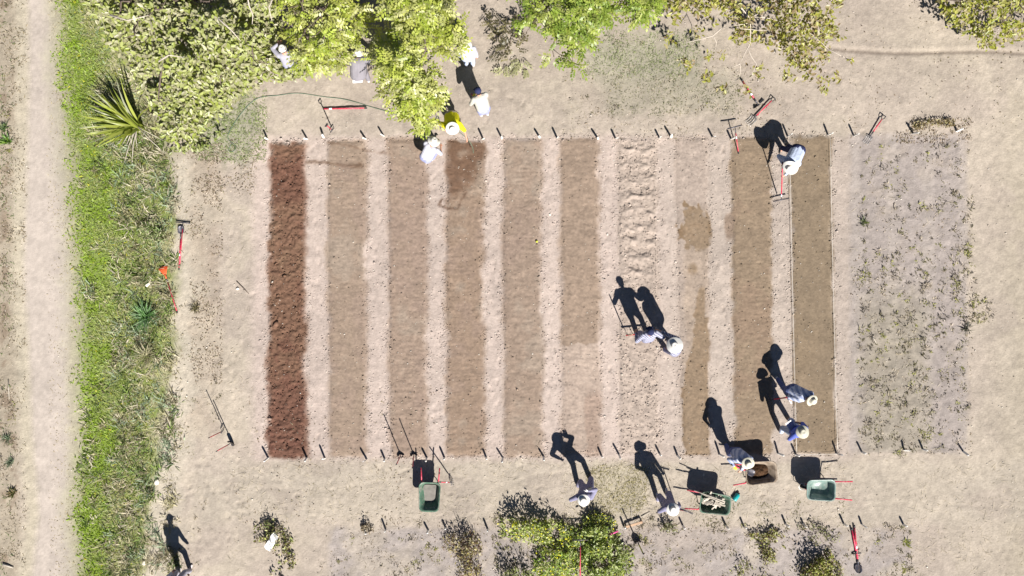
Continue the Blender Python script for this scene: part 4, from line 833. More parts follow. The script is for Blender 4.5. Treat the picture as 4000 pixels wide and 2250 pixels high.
# ------------------------------------------------------------------ hand tools
def tool(kind, label, A, B, nrm=(0, 0, 1), hcol='red', group="hand tools with red handles", grip=None, sticker=None, size=1.0, name=None, rad=.019, ferrule=.16):
    """A: end of the handle, B: where the handle meets the head; nrm: broad side of the head"""
    A = Vector(A); B = Vector(B); u = (B - A).normalized(); n = Vector(nrm); n = (n - u * n.dot(u)).normalized(); s = u.cross(n); L = (B - A).length
    names = dict(shovel='shovel', fork='digging_fork', rake='bow_rake', leafrake='leaf_rake', hoe='hoe', pole='tool_handle'); cats = dict(shovel='shovel', fork='fork', rake='rake', leafrake='rake', hoe='hoe', pole='handle')
    base = B.copy(); base.z = 0; root = empty(name or names[kind], base, label, cats[kind], group)
    m = MB(); e = B - u * (ferrule if kind != 'pole' else 0); m.tube([A, A.lerp(e, .5), e], [rad * .92, rad, rad], 9); m.build('handle', M[hcol], root)
    if kind != 'pole':
        m = MB(); m.tube([e - u * .02, B], [rad * 1.08, rad * .8], 9); m.build('ferrule', M['steel'], root)
    if sticker:
        m = MB(); q = A.lerp(B, sticker); m.tube([q - u * .045, q + u * .045], rad * 1.12, 9); m.build('paper_band', M['paper'], root)
    if grip == 'D':
        m = MB(); g = A - u * .12; m.tube([A + u * .02, A - u * .03 + s * .045, g + s * .055], [.016, .013, .013], 7); m.tube([A + u * .02, A - u * .03 - s * .045, g - s * .055], [.016, .013, .013], 7); m.tube([g + s * .06, g - s * .06], .017, 8); m.build('grip', M['black'], root)
    else:
        m = MB(); m.tube([A - u * .012, A + u * .07], rad * 1.06, 9); m.build('grip', M['black'], root)
    def P(a, b, c): return B + u * a * size + s * b * size + n * c * size
    if kind == 'shovel':
        G = []
        for i in range(10):
            t = i / 9; wd = .118 * (min(1, .55 + t * 2.4)) if t < .5 else .118 * math.sqrt(max(0, 1 - ((t - .5) / .5) ** 2.2)) + .004
            G.append([P(-.01 + .31 * t, wd * k / 4, -.05 * (1 - (k / 4) ** 2) * (1 - t * .6) + .03 * t) for k in range(-4, 5)])
        m = MB(); m.sheet(G, .004, n); m.build('blade', M['steel'], root)
        m = MB(); m.tube([B - u * .05, P(.08, 0, -.045)], [rad, .008], 8); m.build('socket', M['steel'], root)
    if kind == 'fork':
        m = MB(); m.tube([P(0, -.095, 0), P(-.02, 0, 0), P(0, .095, 0)], .011, 7); m.build('yoke', M['steel'], root)
        for k in range(4):
            y = -.09 + .06 * k; m = MB(); m.tube([P(-.005, y, 0), P(.06, y, -.035), P(.18, y, -.03), P(.29, y, .015)], [.011, .010, .009, .003], 6); m.build('tine', M['shine' if nrm[2] > .5 else 'steel'], root)
    if kind == 'rake':
        m = MB(); wd = .22; bx = .02
        m.tube([P(bx, -wd, 0), P(bx, wd, 0)], .02, 7)
        for k in range(14):
            y = -wd + 2 * wd * k / 13; m.tube([P(bx, y, 0), P(bx + .005, y, -.04), P(bx - .005, y, -.075)], [.007, .006, .003], 5)
        m.build('rake_head', M['steel'], root)
    if kind == 'leafrake':
        m = MB(); m.tube([P(-.06, 0, 0), P(.10, 0, 0)], [.02, .03], 8)
        for k in range(19):
            a = (-.5 + k / 18) * .95; r = .36; m.tube([P(.02, 0, 0), P(.02 + r * .5 * math.cos(a), r * .5 * math.sin(a), .01), P(.02 + r * math.cos(a), r * math.sin(a), 0), P(.02 + (r + .02) * math.cos(a), (r + .02) * math.sin(a), -.03)], [.008, .008, .009, .005], 5)
        for r in (.14, .27): m.tube([P(.02 + r * math.cos(a), r * math.sin(a), .012) for a in np.linspace(-.48, .48, 9)], .008, 5)
        m.build('fan', M['orange'], root)
    if kind == 'hoe':
        m = MB(); m.tube([B - u * .02, P(.05, 0, .01), P(.10, 0, -.03)], [.012, .01, .009], 6); m.build('neck', M['steel'], root)
        G = [[P(.10, y, -.02 - .13 * t / 3) for y in np.linspace(-.11, .11, 7)] for t in range(4)]; m = MB(); m.sheet(G, .005, u); m.build('blade', M['steel'], root)
    return root
def stand(kind, label, base, h, lean=(0, 0), nrm=(.3, -1, 0), down=.08, **k):
    """tool stuck upright: base pixel on the ground, handle end h metres up"""
    b = W(*base); top = b + Vector((lean[0], lean[1], h)); u = (b - top).normalized(); hl = {'shovel': .29, 'fork': .28}.get(kind, .1)
    return tool(kind, label, top, b - u * (hl - down), nrm, **k)
tool('shovel', "red-handled shovel lying on the pale path, dark blade by the rake", W(699, 1054, .03), W(706, 912, .05), sticker=.42, nrm=(0.15, .1, 1), size=.85)
tool('rake', "red-handled bow rake lying beside the shovel on the pale path, teeth up", W(702, 1040, .03), W(715, 872, .06), nrm=(0, .15, -1), size=1.05, rad=.016)
tool('leafrake', "orange fan-shaped leaf rake with a red handle at the edge of the grass", W(693, 1222, .04), W(648, 1082, .06), nrm=(0, 0, 1), rad=.017, size=.9)
stand('fork', "fork standing upright in bare soil left of the beds, beside the black-bladed shovel", (877, 1680), 1.36, nrm=(.9, -.5, 0), hcol='darkred', down=.1, rad=.015)
stand('shovel', "black-bladed shovel standing upright in bare soil left of the beds, beside the fork", (908, 1728), 1.42, nrm=(-.6, -.7, 0), hcol='red', down=.02, size=1.05, rad=.016)
stand('shovel', "left one of two red shovels standing at the foot of the third bed", (1566, 1778), 1.38, (.05, .0), nrm=(.2, -1, 0), hcol='red', down=.16, rad=.017)
stand('shovel', "right one of two red shovels standing at the foot of the third bed", (1617, 1776), 1.38, (.12, -.12), nrm=(.1, -1, 0), hcol='red', down=.16, rad=.017)
tool('fork', "red fork leaning by the dusty green barrow, tines on the ground", W(1718, 1883, .95), W(1764, 1884, .18), nrm=(.3, .2, 1), hcol='red', sticker=.55, size=1.0)
tool('hoe', "red hoe lying under the thinly leaved tree, partly hidden by its leaves", W(2897, 310, .06), W(2957, 402, .10), nrm=(.4, .3, 1), sticker=.62, rad=.026, size=1.0)
tool('fork', "short red fork with a black D-grip lying below the thinly leaved tree", W(3014, 393, .09), W(2948, 458, .06), nrm=(0, 0, 1), grip='D', size=1.15, rad=.022, ferrule=.06)
tool('rake', "red bow rake lying across the corner stake of the bed, its head raised", W(2885, 600, .04), W(2871, 498, .30), nrm=(0, .45, 1), hcol='red', sticker=.62, size=1.1, rad=.017)
tool('fork', "dark-headed fork with a D-grip lying at the top of the weedy plot", W(3446, 464, .10), W(3399, 532, .05), nrm=(0, 0, 1), grip='D', hcol='red', size=1.0, rad=.022)
stand('fork', "red D-gripped fork standing above the second bed, leaning outward", (1302, 512), .98, (.02, -.02), nrm=(.8, -.6, 0), grip='D', hcol='red', down=.12)
tool('pole', "long straight red pole lying on bare soil by the hose", W(1432, 422, .10), W(1264, 425, .06), sticker=.84, rad=.024)
tool('rake', "long red rake lying through the green bushes at the bottom edge", W(2266, 2275, .40), W(2267, 2112, .55), nrm=(0, -.2, 1), rad=.019, size=1.15)
tool('shovel', "shovel with pink-red handle lying next to the rake, blade towards the bottom edge", W(3337, 2052, .05), W(3352, 2205, .06), nrm=(-.2, 0, 1), hcol='red', rad=.027, sticker=.55, size=.95)
tool('rake', "rake with red handle lying against the shovel, head a bright bar across", W(3326, 2062, .05), W(3346, 2160, .06), nrm=(.3, 0, -1), hcol='red', rad=.027, size=.62, ferrule=.06)
stand('shovel', "spade with a yellow-green handle standing by the wooden plank", (2488, 2112), 1.15, (.02, -.05), nrm=(.3, -1, 0), hcol='yhandle', down=.06, group="hand tools", rad=.021)
tool('pole', "short pink-handled tool lying in the green bush by the plank", W(2374, 2092, .38), W(2414, 2074, .30), hcol='pink', group="hand tools", rad=.03, name="trowel_handle")
m = MB(); a, b = W(2447, 2058, .12), W(2508, 2040, .16); M3 = (b - a).normalized().to_track_quat('X', 'Z').to_matrix(); m.box((a + b) / 2, ((b - a).length, .07, .035), M3); m.box(b - Vector((0, 0, .08)), (.035, .035, .16)); m.box(a - Vector((0, 0, .06)), (.035, .035, .12))
tag(m.build("wooden_plank", M['wood'], smooth=False), "reddish wooden plank on two short legs crossing the shadow of the spade", "plank")
# small things on the ground
m = MB(); c = W(2876, 1941, .05); ax = (W(2886, 1928) - W(2866, 1955)).normalized(); Q = ax.to_track_quat('Z', 'Y').to_matrix()
root = empty("water_bottle", (c.x, c.y, 0), "small teal bottle lying on the straw by the barrow of sticks", "bottle")
mm = MB(); Q4 = Matrix.Translation(c) @ Q.to_4x4(); mm.lathe([(0, -.13), (.075, -.13), (.08, -.11), (.08, .08), (.05, .12), (.03, .13)], 16, Q4); mm.build('bottle_body', M['teal'], root); mm = MB(); mm.lathe([(.034, .125), (.036, .165), (0, .168)], 12, Q4); mm.build('cap', M['black'], root)
G = [[W(1040, 2128, .10) + Vector((.034 * j + .05 * i, .09 * i * .9 - .034 * j, .05 * math.sin(i * 1.7 + j) + .06 * (i % 2) + .2)) for j in range(6)] for i in range(7)]
m = MB(); m.sheet(G, .003, (0, 0, 1)); tag(m.build("plastic_scrap", M['white'], smooth=False), "crumpled white plastic scrap caught in the weeds at the bottom left", "scrap")
m = MB(); G = [[W(3213, 125, 2.0) + Vector((.035 * j, -.02 * j * .2 + .05 * i, .03 * math.sin(i + j * 1.3))) for j in range(7)] for i in range(4)]; m.sheet(G, .003, (0, 0, 1)); tag(m.build("paper_scrap", M['paper'], smooth=False), "white paper scrap caught in the thinly leaved tree", "scrap")
m = MB(); m.ball(W(2097, 943, .06), .042, 12, 8); tag(m.build("yellow_ball", M['yhandle']), "small yellow-green ball lying on the fifth bed", "ball")
def stone(px, py, r, lab):
    m = MB(); m.ball(W(px, py, r * .3), (r, r * .7, r * .5), 9, 6, Matrix.Rotation(random.uniform(0, 3), 3, 'Z'))
    for v in m.v: v += Vector((random.uniform(-1, 1), random.uniform(-1, 1), random.uniform(-1, 1))) * r * .12
    tag(m.build("stone", M['stone']), lab, "stone", "pale stones")
for s in [(612, 1882, .11, "pale stone at the right edge of the grass strip, near the corner person's shadow"), (562, 2199, .085, "pale stone at the foot of the grass strip, below the other"), (577, 1112, .09, "round pale stone in the weeds above the bluish-green tussock"), (928, 1128, .065, "oval pale stone on bare soil left of the darkest bed"), (2148, 838, .04, "tiny white stone on the path right of the fifth bed")]: stone(*s)
def stick(p, q, r, lab, mt='paleboard'):
    m = MB(); m.tube([W(*p), W(*[(a + b) / 2 + (.008 if i == 2 else 0) for i, (a, b) in enumerate(zip(p, q))]), W(*q)], [r, r, r * .6], 6); tag(m.build("dry_stick", M[mt]), lab, "stick", "loose sticks")
stick((10, 2203, .03), (52, 2218, .03), .03, "thick pale stick at the lower left corner of the verge"); stick((32, 1482, .02), (36, 1560, .02), .016, "long pale straw stick along the left verge"); stick((3407, 1313, .03), (3424, 1342, .03), .018, "short white stick in the weedy plot"); stick((924, 1098, .02), (972, 1148, .02), .012, "thin dark twig beside the oval stone", 'bark')
stick((2464, 1980, .02), (2470, 2036, .02), .014, "long pale stalk on the straw right of the spade's shadow"); stick((2505, 2018, .02), (2540, 2000, .02), .013, "short pale stalk crossing towards the person with the rake"); stick((3012, 1005 - 120, .02), (3030, 1040 - 120, .02), .008, "tiny twig on the strip between the last two raked beds")
m = MB(); m.box(W(2975, 395, .03), (.17, .06, .05), Matrix.Rotation(R(42), 3, 'Z')); tag(m.build("black_block", M['black'], smooth=False), "small black block between the hoe and the short red fork", "block")

# ------------------------------------------------------------------ wheelbarrows
def rrect(x0, x1, y0a, y1a, z0, z1, rad, n=7):
    """rounded trapezium ring from x0 (back, half-width y0a) to x1 (front, half-width y1a)"""
    pts = []
    for (cx, cy, a0, sx) in ((x1, 1, 0, -1), (x0, 1, 90, 1), (x0, -1, 180, 1), (x1, -1, 270, -1)):
        hw = y1a if cx == x1 else y0a; z = z1 if cx == x1 else z0
        for k in range(n):
            a = R(a0 + 90 * k / (n - 1)); pts.append(Vector((cx + sx * rad + rad * math.cos(a), cy * (hw - rad) + rad * math.sin(a), z)))
    return pts
def barrow(label, px, py, heading, tray, rim=.62, L=.92, Wd=.68, handle=.46, mud=False):
    """px,py: where the middle of the tray rim is seen; heading: world angle of the wheel end"""
    b = W(px, py, rim); b.z = 0; root = empty("wheelbarrow", b, label, "wheelbarrow", "wheelbarrows along the foot of the beds", rot=heading)
    hw = Wd / 2; xb, xf = -L / 2, L / 2
    rings = [(rrect(xb, xf, hw, hw * .92, rim, rim + .03, .15), 0), (rrect(xb + .03, xf - .05, hw - .035, hw * .92 - .035, rim - .05, rim - .03, .14), 0), (rrect(xb + .07, xf - .15, hw - .075, hw * .86 - .07, rim - .18, rim - .15, .12), 0), (rrect(xb + .11, xf - .25, hw - .115, hw * .80 - .11, rim - .30, rim - .30, .10), 0)]
    rings = [r for r, _ in rings]; n = len(rings[0])
    lip = [Vector((p.x * 1.025, p.y * 1.035, p.z - .018)) for p in rings[0]]
    inner = rings; outer_ = [lip] + [[Vector((p.x, p.y, p.z - .014)) for p in r] for r in rings]
    seq = outer_[::-1] + inner; vs = [p for r in seq for p in r]; fs = []
    for i in range(len(seq) - 1):
        for k in range(n): fs.append((i * n + k, i * n + (k + 1) % n, (i + 1) * n + (k + 1) % n, (i + 1) * n + k))
    fs.append(tuple(range(n - 1, -1, -1))); o = (len(seq) - 1) * n; fs.append(tuple(o + k for k in range(n)))
    m = MB(); m.add(vs, fs); m.build('tray', M[tray], root)
    if mud:
        fl = rrect(xb + .13, xf - .24, hw - .11, hw * .82 - .10, rim - .27, rim - .265, .10); m = MB(); m.add(fl + [Vector((0, 0, rim - .262))], [(k, (k + 1) % n, n) for k in range(n)]); m.build('dried_mud', M['mud'], root)
    zb = rim - .325; ax = Vector((xf - .13, 0, .19))
    for sg in (-1, 1):
        m = MB(); m.tube([(ax.x + .02, sg * .07, .19), (xf - .42, sg * .15, zb - .01), (xb + .12, sg * (hw - .14), zb + .0), (xb - .02, sg * (hw - .07), rim - .09), (xb - handle, sg * (hw - .045), rim - .05)], .021, 8); m.build('handle', M['red'], root)
        m = MB(); m.tube([(xb + .16, sg * (hw - .16), zb), (xb + .10, sg * (hw - .13), .02), (xb + .22, sg * (hw - .13), .02), (xb + .42, sg * (hw - .18), zb)], .014, 7); m.build('leg', M['steel'], root)
    wheel = MB(); Q = Matrix.Translation(ax) @ Matrix.Rotation(R(90), 4, 'X')
    wheel.lathe([(0, -.02), (.02, -.05), (.03, -.02), (.11, -.018), (.12, -.04), (.125, 0), (.12, .04), (.11, .018), (.03, .02), (.02, .05), (0, .02)], 20, Q); wo = wheel.build('wheel', M['shine'], root)
    ty = MB(); ty.lathe([(.12, -.04), (.16, -.045), (.185, -.02), (.19, 0), (.185, .02), (.16, .045), (.12, .04)], 24, Q); ty.build('tyre', M['tyre'], wo)
    m = MB(); m.tube([(ax.x, -.11, .19), (ax.x + .17, -.10, .22), (ax.x + .24, -.05, .23), (ax.x + .24, .05, .23), (ax.x + .17, .10, .22), (ax.x, .11, .19)], .010, 6); m.build('wheel_guard', M['shine'], root)
    return root
def wang(dx, dy): return math.atan2(-dy, dx)
bar1 = barrow("empty dusty green wheelbarrow pointing down the picture, by the two standing red shovels", 1677, 1942, wang(-.03, 1), 'green', mud=True)
bar2 = barrow("dark green wheelbarrow heaped with dry sticks beside the person holding a rake", 2795, 1968, wang(1, .14), 'green', L=.96)
bar3 = barrow("brown mud-caked wheelbarrow holding dark compost, with a shovel being emptied into it", 2974, 1847, wang(1, -.09), 'browntray', L=.98, Wd=.74, handle=.42)
bar4 = barrow("empty grey-green wheelbarrow standing alone at the right with its handles to the right", 3208, 1915, wang(-1, -.03), 'greyteal', handle=.55)
# dried mud left in the first tray, compost in the third
def heap(name, bar, pts, lab, cat, mt, zc=.36, amp=.12):
    ang = bar.rotation_euler.z; m = MB(); c, s = math.cos(ang), math.sin(ang); G = []
    for i in range(13):
        row = []
        for j in range(17):
            r = i / 12; a = 2 * math.pi * j / 16; x = pts[0] + pts[2] * r * math.cos(a) * (1 + .12 * math.sin(3 * a)); y = pts[1] + pts[3] * r * math.sin(a) * (1 + .1 * math.sin(2 * a + 1))
            z = zc + amp * (1 - r * r) + (.05 * (fbm(np.array(x * 14 + 9), np.array(y * 14 + 7), 5) - .5) * (1 - r) if True else 0) + .035 * float(vn(np.array(x * 30), np.array(y * 30), 8) - .5)
            row.append(bar.location + Vector((x * c - y * s, x * s + y * c, float(z))))
        G.append(row)
    m.sheet(G, .03, (0, 0, 1)); return tag(m.build(name, M[mt]), lab, cat)
heap("compost_pile", bar3, (.02, -.02, .34, .25), "dark crumbly compost lying in the brown wheelbarrow", "compost", 'compost', .36, .10)
# dry sticks heaped in barrow 2
ang = bar2.rotation_euler.z; c2, s2 = math.cos(ang), math.sin(ang)
for k in range(34):
    a = random.gauss(.55, .6); L = random.uniform(.18, .5); x, y = random.uniform(-.30, .16), random.uniform(-.06, .22); z = random.uniform(.42, .64); dx, dy = math.cos(a) * L / 2, math.sin(a) * L / 2
    p = [bar2.location + Vector(((x + t * dx) * c2 - (y + t * dy) * s2, (x + t * dx) * s2 + (y + t * dy) * c2, z + t * random.uniform(-.05, .05))) for t in (-1, 1)]
    m = MB(); M3 = (p[1] - p[0]).normalized().to_track_quat('X', 'Z').to_matrix() @ Matrix.Rotation(random.uniform(-.5, .5), 3, 'X'); m.box((p[0] + p[1]) / 2, (L, random.uniform(.025, .06), .02), M3)
    tag(m.build("wood_offcut", M['paleboard'], smooth=False), "pale dry wood offcut in the heap inside the dark green wheelbarrow", "wood offcut", "dry wood heaped in the dark green wheelbarrow")
for p, q, lab in [((2712, 1916, .74), (2832, 1960, .66), "longest pale stick poking out of the stick-filled barrow to the left"), ((2738, 1928, .70), (2830, 1968, .68), "second long pale stick lying across the stick-filled barrow"), ((2748, 1948, .68), (2800, 1942, .66), "short pale stick tilted across the left rim of the stick-filled barrow")]:
    m = MB(); m.tube([W(*p), W(*q)], [.014, .02], 6); tag(m.build("long_stick", M['paleboard']), lab, "stick", "long sticks on the wheelbarrow")

# ------------------------------------------------------------------ people
def ik(a, c, l1, l2, pole):
    d = c - a; L = d.length; mx = (l1 + l2) * .995
    if L > mx: c = a + d * (mx / L); d = c - a; L = mx
    u = d / L; x = (l1 * l1 - l2 * l2 + L * L) / (2 * L); h = math.sqrt(max(0, l1 * l1 - x * x)); p = Vector(pole); p = p - u * p.dot(u); p = p.normalized() if p.length > 1e-5 else u.orthogonal().normalized()
    return a + u * x + p * h, c
def hand(m, wrist, d, pn, sgn, curl, sc=1.0):
    """palm and five fingers; d along the hand, pn the palm side, sgn +1 thumb on the +side"""
    d = d.normalized(); pn = (pn - d * pn.dot(d)).normalized(); s = d.cross(pn) * sgn
    for k in (-1.4, -.5, .5, 1.4): m.cap(wrist + s * .016 * k, wrist + d * .085 * sc + s * .019 * k, .016, .013, 8)
    for k, ln in zip((1.5, .5, -.5, -1.5), (.070, .078, .072, .056)):
        p = wrist + d * .085 * sc + s * .0195 * k; ang = 0; q = d
        for j, f in enumerate((.45, .32, .25)):
            ang += curl * (.75 if j == 0 else .9); dd = d * math.cos(ang) + pn * math.sin(ang); e = p + dd * ln * f * 1.15; m.cap(p, e, .0105 - .001 * j, .0098 - .001 * j, 7); p = e
    p = wrist + d * .025 + s * .030; e = p + (d * .6 + s * .7 + pn * .4).normalized() * .042; m.cap(p, e, .013, .0115, 7); m.cap(e, e + (d * .75 + pn * (.35 + curl * .5) - s * .1 * curl).normalized() * .034, .0112, .009, 7)
def person(label, L, Rr, face, head, hands=(None, None), hat='wide', hatm='hat_white', shirt='c_white', trousers='c_ljean', sleeve='long', gloves=(None, None), shoes='boot', hp=.93, off=0.0, curl=(.9, .9), hatr=.19, group="people working in the garden", plaid=None, tail=None, girth=1.0, pelv=None):
    f = Vector((face[0], -face[1], 0)).normalized(); l = Vector((-f.y, f.x, 0)); FL, FR = W(*L), W(*Rr); mid = (FL + FR) / 2; Hd = W(*head)
    base = mid.copy(); root = empty("person", base, label, "person", group)
    bend = max(0, 1.62 - head[2]); P = mid + Vector((0, 0, hp)) + f * (off if off else -.18 * min(1, bend * 1.6))
    if pelv: P = W(*pelv)
    tor = (Hd - P).normalized(); N = P + tor * .53; hd = (tor * .8 + Vector((0, 0, .6)) + f * .12).normalized(); Hc = N + hd * .155
    sh = {}; hip = {}; el = {}; wr = {}; kn = {}; an = {}
    for i, sg in enumerate((1, -1)):
        sh[i] = N - tor * .05 + l * .198 * sg; hip[i] = P + l * .095 * sg - tor * .03
        F_ = (FL, FR)[i]; an[i] = F_ + Vector((0, 0, .085)); kn[i], an[i] = ik(hip[i], an[i], .455, .435, f + l * .12 * sg)
        t = hands[i]; t = W(*t) if t else sh[i] + Vector((0, 0, -.52)) + f * .10 + l * .07 * sg
        el[i], wr[i] = ik(sh[i], t, .30, .27, l * .7 * sg - f * .5 - Vector((0, 0, .5)))
    g = girth * 1.14
    # body: one continuous surface
    m = MB(); m.cap(P, N, .10, .085); m.cap(P + l * .06, sh[0], .07, .05); m.cap(P - l * .06, sh[1], .07, .05); m.cap(sh[0], sh[1], .055, .055)
    m.cap(N, Hc - hd * .05, .056, .054); fa = (f - hd * f.dot(hd)).normalized(); Q = Matrix((l, fa, hd)).transposed() if True else None
    Q = Matrix(((l.x, fa.x, hd.x), (l.y, fa.y, hd.y), (l.z, fa.z, hd.z)))
    m.ball(Hc + hd * .03, (.076, .094, .105), 14, 10, Q); m.ball(Hc - hd * .05 + fa * .025, (.058, .066, .065), 12, 8, Q); m.cap(Hc + fa * .085 + hd * .02, Hc + fa * .108 - hd * .02, .010, .014, 8)
    for sg in (1, -1): m.ball(Hc + l * .078 * sg - hd * .01, (.012, .024, .034), 8, 6, Q); m.ball(Hc + fa * .086 + l * .032 * sg + hd * .022, .012, 8, 6)
    m.cap(Hc + fa * .088 - hd * .055 + l * .02, Hc + fa * .088 - hd * .055 - l * .02, .009, .009, 7)
    for i, sg in enumerate((1, -1)):
        m.cap(sh[i], el[i], .046, .037); m.cap(el[i], wr[i], .038, .026); m.cap(hip[i], kn[i], .075, .05); m.cap(kn[i], an[i], .05, .035); m.cap(an[i], an[i] - Vector((0, 0, .03)) + f * .10, .035, .028)
        d = (wr[i] - el[i]).normalized(); pn = -l * sg * .4 + f * .5 - Vector((0, 0, .6))
        if not gloves[i]: hand(m, wr[i], d, pn, sg, curl[i])
    m.remesh('body', M['skin'], root, .0088, 2)
    # eyes, mouth
    for sg in (1, -1):
        e = MB(); e.ball(Hc + fa * .096 + l * .032 * sg + hd * .022, .0075, 8, 6); e.build('eye', M['hair'], root)
    hr = MB(); hr.ball(Hc + hd * .035 - fa * .012, (.083, .098, .108), 14, 10, Q); vs = [v for v in hr.v]
    hair = hr.build('hair', M['hair'], root)
    # clothes
    m = MB(); belt = P + tor * .02
    for sg, i in ((1, 0), (-1, 1)): m.cap(belt + l * .075 * sg, N - tor * .10 + l * .085 * sg, .112 * g, .118 * g, 12); m.cap(sh[i], el[i], .074 * g, .066); 
    m.cap(sh[0] - tor * .01, sh[1] - tor * .01, .072 * g, .072 * g); m.cap(belt, N - tor * .12, .122 * g, .12 * g, 12); m.cap(N - tor * .03, N + hd * .02, .07, .062)
    for i in (0, 1):
        if sleeve == 'long' or (sleeve == 'left' and i == 0) or (sleeve == 'right' and i == 1): m.cap(el[i], el[i].lerp(wr[i], .9), .066, .048)
        else: m.cap(el[i].lerp(sh[i], .2), el[i], .056, .056)
    m.remesh('shirt', M[shirt], root, .013, 4)
    m = MB()
    for i, sg in enumerate((1, -1)):
        m.cap(hip[i] + tor * .05, kn[i], .108 * g, .088, 12); m.cap(kn[i], an[i] + Vector((0, 0, .01)), .088, .08, 12)
    m.cap(P + l * .07, P - l * .07, .118 * g, .118 * g, 12); m.remesh('trousers', M[trousers], root, .013, 4)
    for i in (0, 1):
        F_ = (FL, FR)[i]; b = MB(); b.cap(F_ - f * .06 + Vector((0, 0, .045)), F_ + f * .05 + Vector((0, 0, .045)), .046, .048, 10); b.cap(F_ + f * .05 + Vector((0, 0, .042)), F_ + f * .17 + Vector((0, 0, .032)), .046, .034, 10); b.cap(F_ - f * .04 + Vector((0, 0, .05)), an[i] + Vector((0, 0, .05)), .048, .050, 10)
        for v in b.v: v.z = max(v.z, .004)
        b.remesh('boot', M[shoes], root, .012, 2)
        if gloves[i]:
            b = MB(); d = (wr[i] - el[i]).normalized(); pn = -l * (1, -1)[i] * .4 + f * .5 - Vector((0, 0, .6)); b.cap(wr[i] - d * .05, wr[i] + d * .01, .034, .03, 8); hand(b, wr[i], d, pn, (1, -1)[i], curl[i], 1.02)
            b.remesh('glove', M[gloves[i]], root, .009, 1)
    # hat
    top = Hc + hd * .085; T = Matrix.Translation(top) @ Q.to_4x4()
    if hat in ('wide', 'straw'):
        h = MB(); r = hatr; prof = [(r, -.012), (r * .98, -.002), (.115, .0), (.104, .012), (.098, .07), (.086, .105), (.05, .112), (.018, .098), (0, .097)]
        low_ = [(.0, .085), (.03, .086), (.08, .095), (.09, .065), (.098, .004), (.112, -.012), (r * .98, -.016), (r, -.012)]
        wv = random.uniform(0, 6); wf = lambda rr, a: (.022 * math.sin(2 * a + wv) + .01 * math.sin(3 * a)) * max(0, (rr - .11) / .1)
        h.lathe(prof[::-1] + low_[::-1][0:0], 26, T, wf); h.lathe(low_, 26, T, wf); h.build('hat', M[hatm], root)
        b = MB(); b.lathe([(.1065, .012), (.1035, .036), (.1, .037)], 24, T); b.build('hat_band', M['c_tan'], root)
    elif hat == 'cap':
        h = MB(); h.lathe([(.108, -.03), (.110, 0), (.102, .05), (.07, .085), (.03, .098), (0, .1)][::-1], 22, T); G = []
        for i in range(4): G.append([T @ Vector((math.sin(a) * (.105 + .025 * i), math.cos(a) * (.105 + .03 * i), -.02 - .008 * i)) for a in np.linspace(-.75, .75, 9)])
        h.sheet(G, .004, hd); h.build('cap', M[hatm], root)
    return dict(root=root, wr=wr, el=el, f=f, l=l, P=P, N=N, Hc=Hc, hd=hd, sh=sh, tor=tor)
person("person in pale top and light trousers half hidden by the broad-leaved tree", (1150, 284), (1172, 277), (-.25, -1), (1103, 187, 1.66), ((1086, 172, 1.5), (1140, 212, .88)), 'wide', shirt='c_lgrey', trousers='c_ljean', sleeve='left', curl=(.4, .5), hatr=.13, shoes='shoe')
p2 = person("stooping person in grey clothes and white hat under the compound-leaved tree", (1398, 306), (1440, 312), (-.1, -1), (1400, 218, 1.28), ((1382, 225, .75), (1478, 252, .70)), 'wide', shirt='c_grey', trousers='c_grey', gloves=('glove_b', 'glove_b'), shoes='shoe', hp=.86, girth=1.42, hatr=.17)
G = [[p2['P'] - p2['f'] * (.155 + .004 * i) + p2['tor'] * (.10 - .045 * i) + p2['l'] * (.2 - .045 * j) for j in range(8)] for i in range(5)]; m = MB(); m.sheet(G, .004, -p2['f']); tag(m.build("white_cloth", M['white']), "white cloth hanging from the waist of the stooping grey-clad person", "cloth")
person("stooping person in white top and pale blue jeans standing right of the hanging branch", (1822, 250), (1848, 250), (-.15, -1), (1822, 190, 1.5), ((1800, 220, .85), (1864, 222, .85)), 'wide', shirt='c_white', trousers='c_sky', girth=1.22, shoes='shoe')
p4 = person("person in white top and navy cap bending over a red-handled shovel with yellow gloves", (1878, 446), (1902, 442), (-.42, -1), (1872, 372, 1.34), ((1850, 378, .95), (1852, 386, .75)), 'cap', 'c_navy', 'c_cream', 'c_ljean', gloves=('glove_y', 'glove_y'), girth=1.12, shoes='shoe')
tool('shovel', "red shovel held upright by the person in the navy cap", W(1837, 362, 1.18), W(1866, 398, .26), (.5, .8, .2), rad=.017)
person("person in a bright yellow shirt and white hat holding the green hose over a bed", (1792, 470), (1760, 468), (.12, 1), (1768, 502, 1.36), ((1823, 541, .92), (1741, 503, .93)), 'wide', shirt='yellow', trousers='c_tan', sleeve='short', hatr=.21, girth=1.28, hp=.90, pelv=(1764, 452, .92))
person("crouching person in white and pale jeans beside the yellow-shirted person", (1668, 608), (1692, 618), (.55, -.85), (1700, 545, 1.05), ((1694, 566, .55), (1722, 572, .5)), 'wide', shirt='c_white', trousers='c_ljean', hp=.58, hatr=.2, shoes='shoe', sleeve='left')
p7 = person("person in white and dark jeans bending to rake beside the string-edged bed", (3078, 574), (3052, 580), (-.28, .96), (3080, 660, 1.12), ((3058, 690, .62), (3057, 638, .92)), 'wide', shirt='c_sky', trousers='c_navy', girth=1.25, hatr=.25, hp=.92, pelv=(3118, 584, .95))
tool('rake', "red bow rake being pulled along the pale strip by the bending person", W(3057, 630, 1.0), W(3052, 778, .18), (0, -.15, 1), sticker=.9, size=1.18, rad=.018)
person("person in navy cap and white shirt gripping the broadfork's handles", (2493, 1316), (2530, 1312), (-.2, -1), (2541, 1296, 1.64), ((2485, 1300, 1.16), (2572, 1294, 1.14)), 'cap', 'c_navy', 'c_plaid', 'c_plum_shade', girth=1.12)
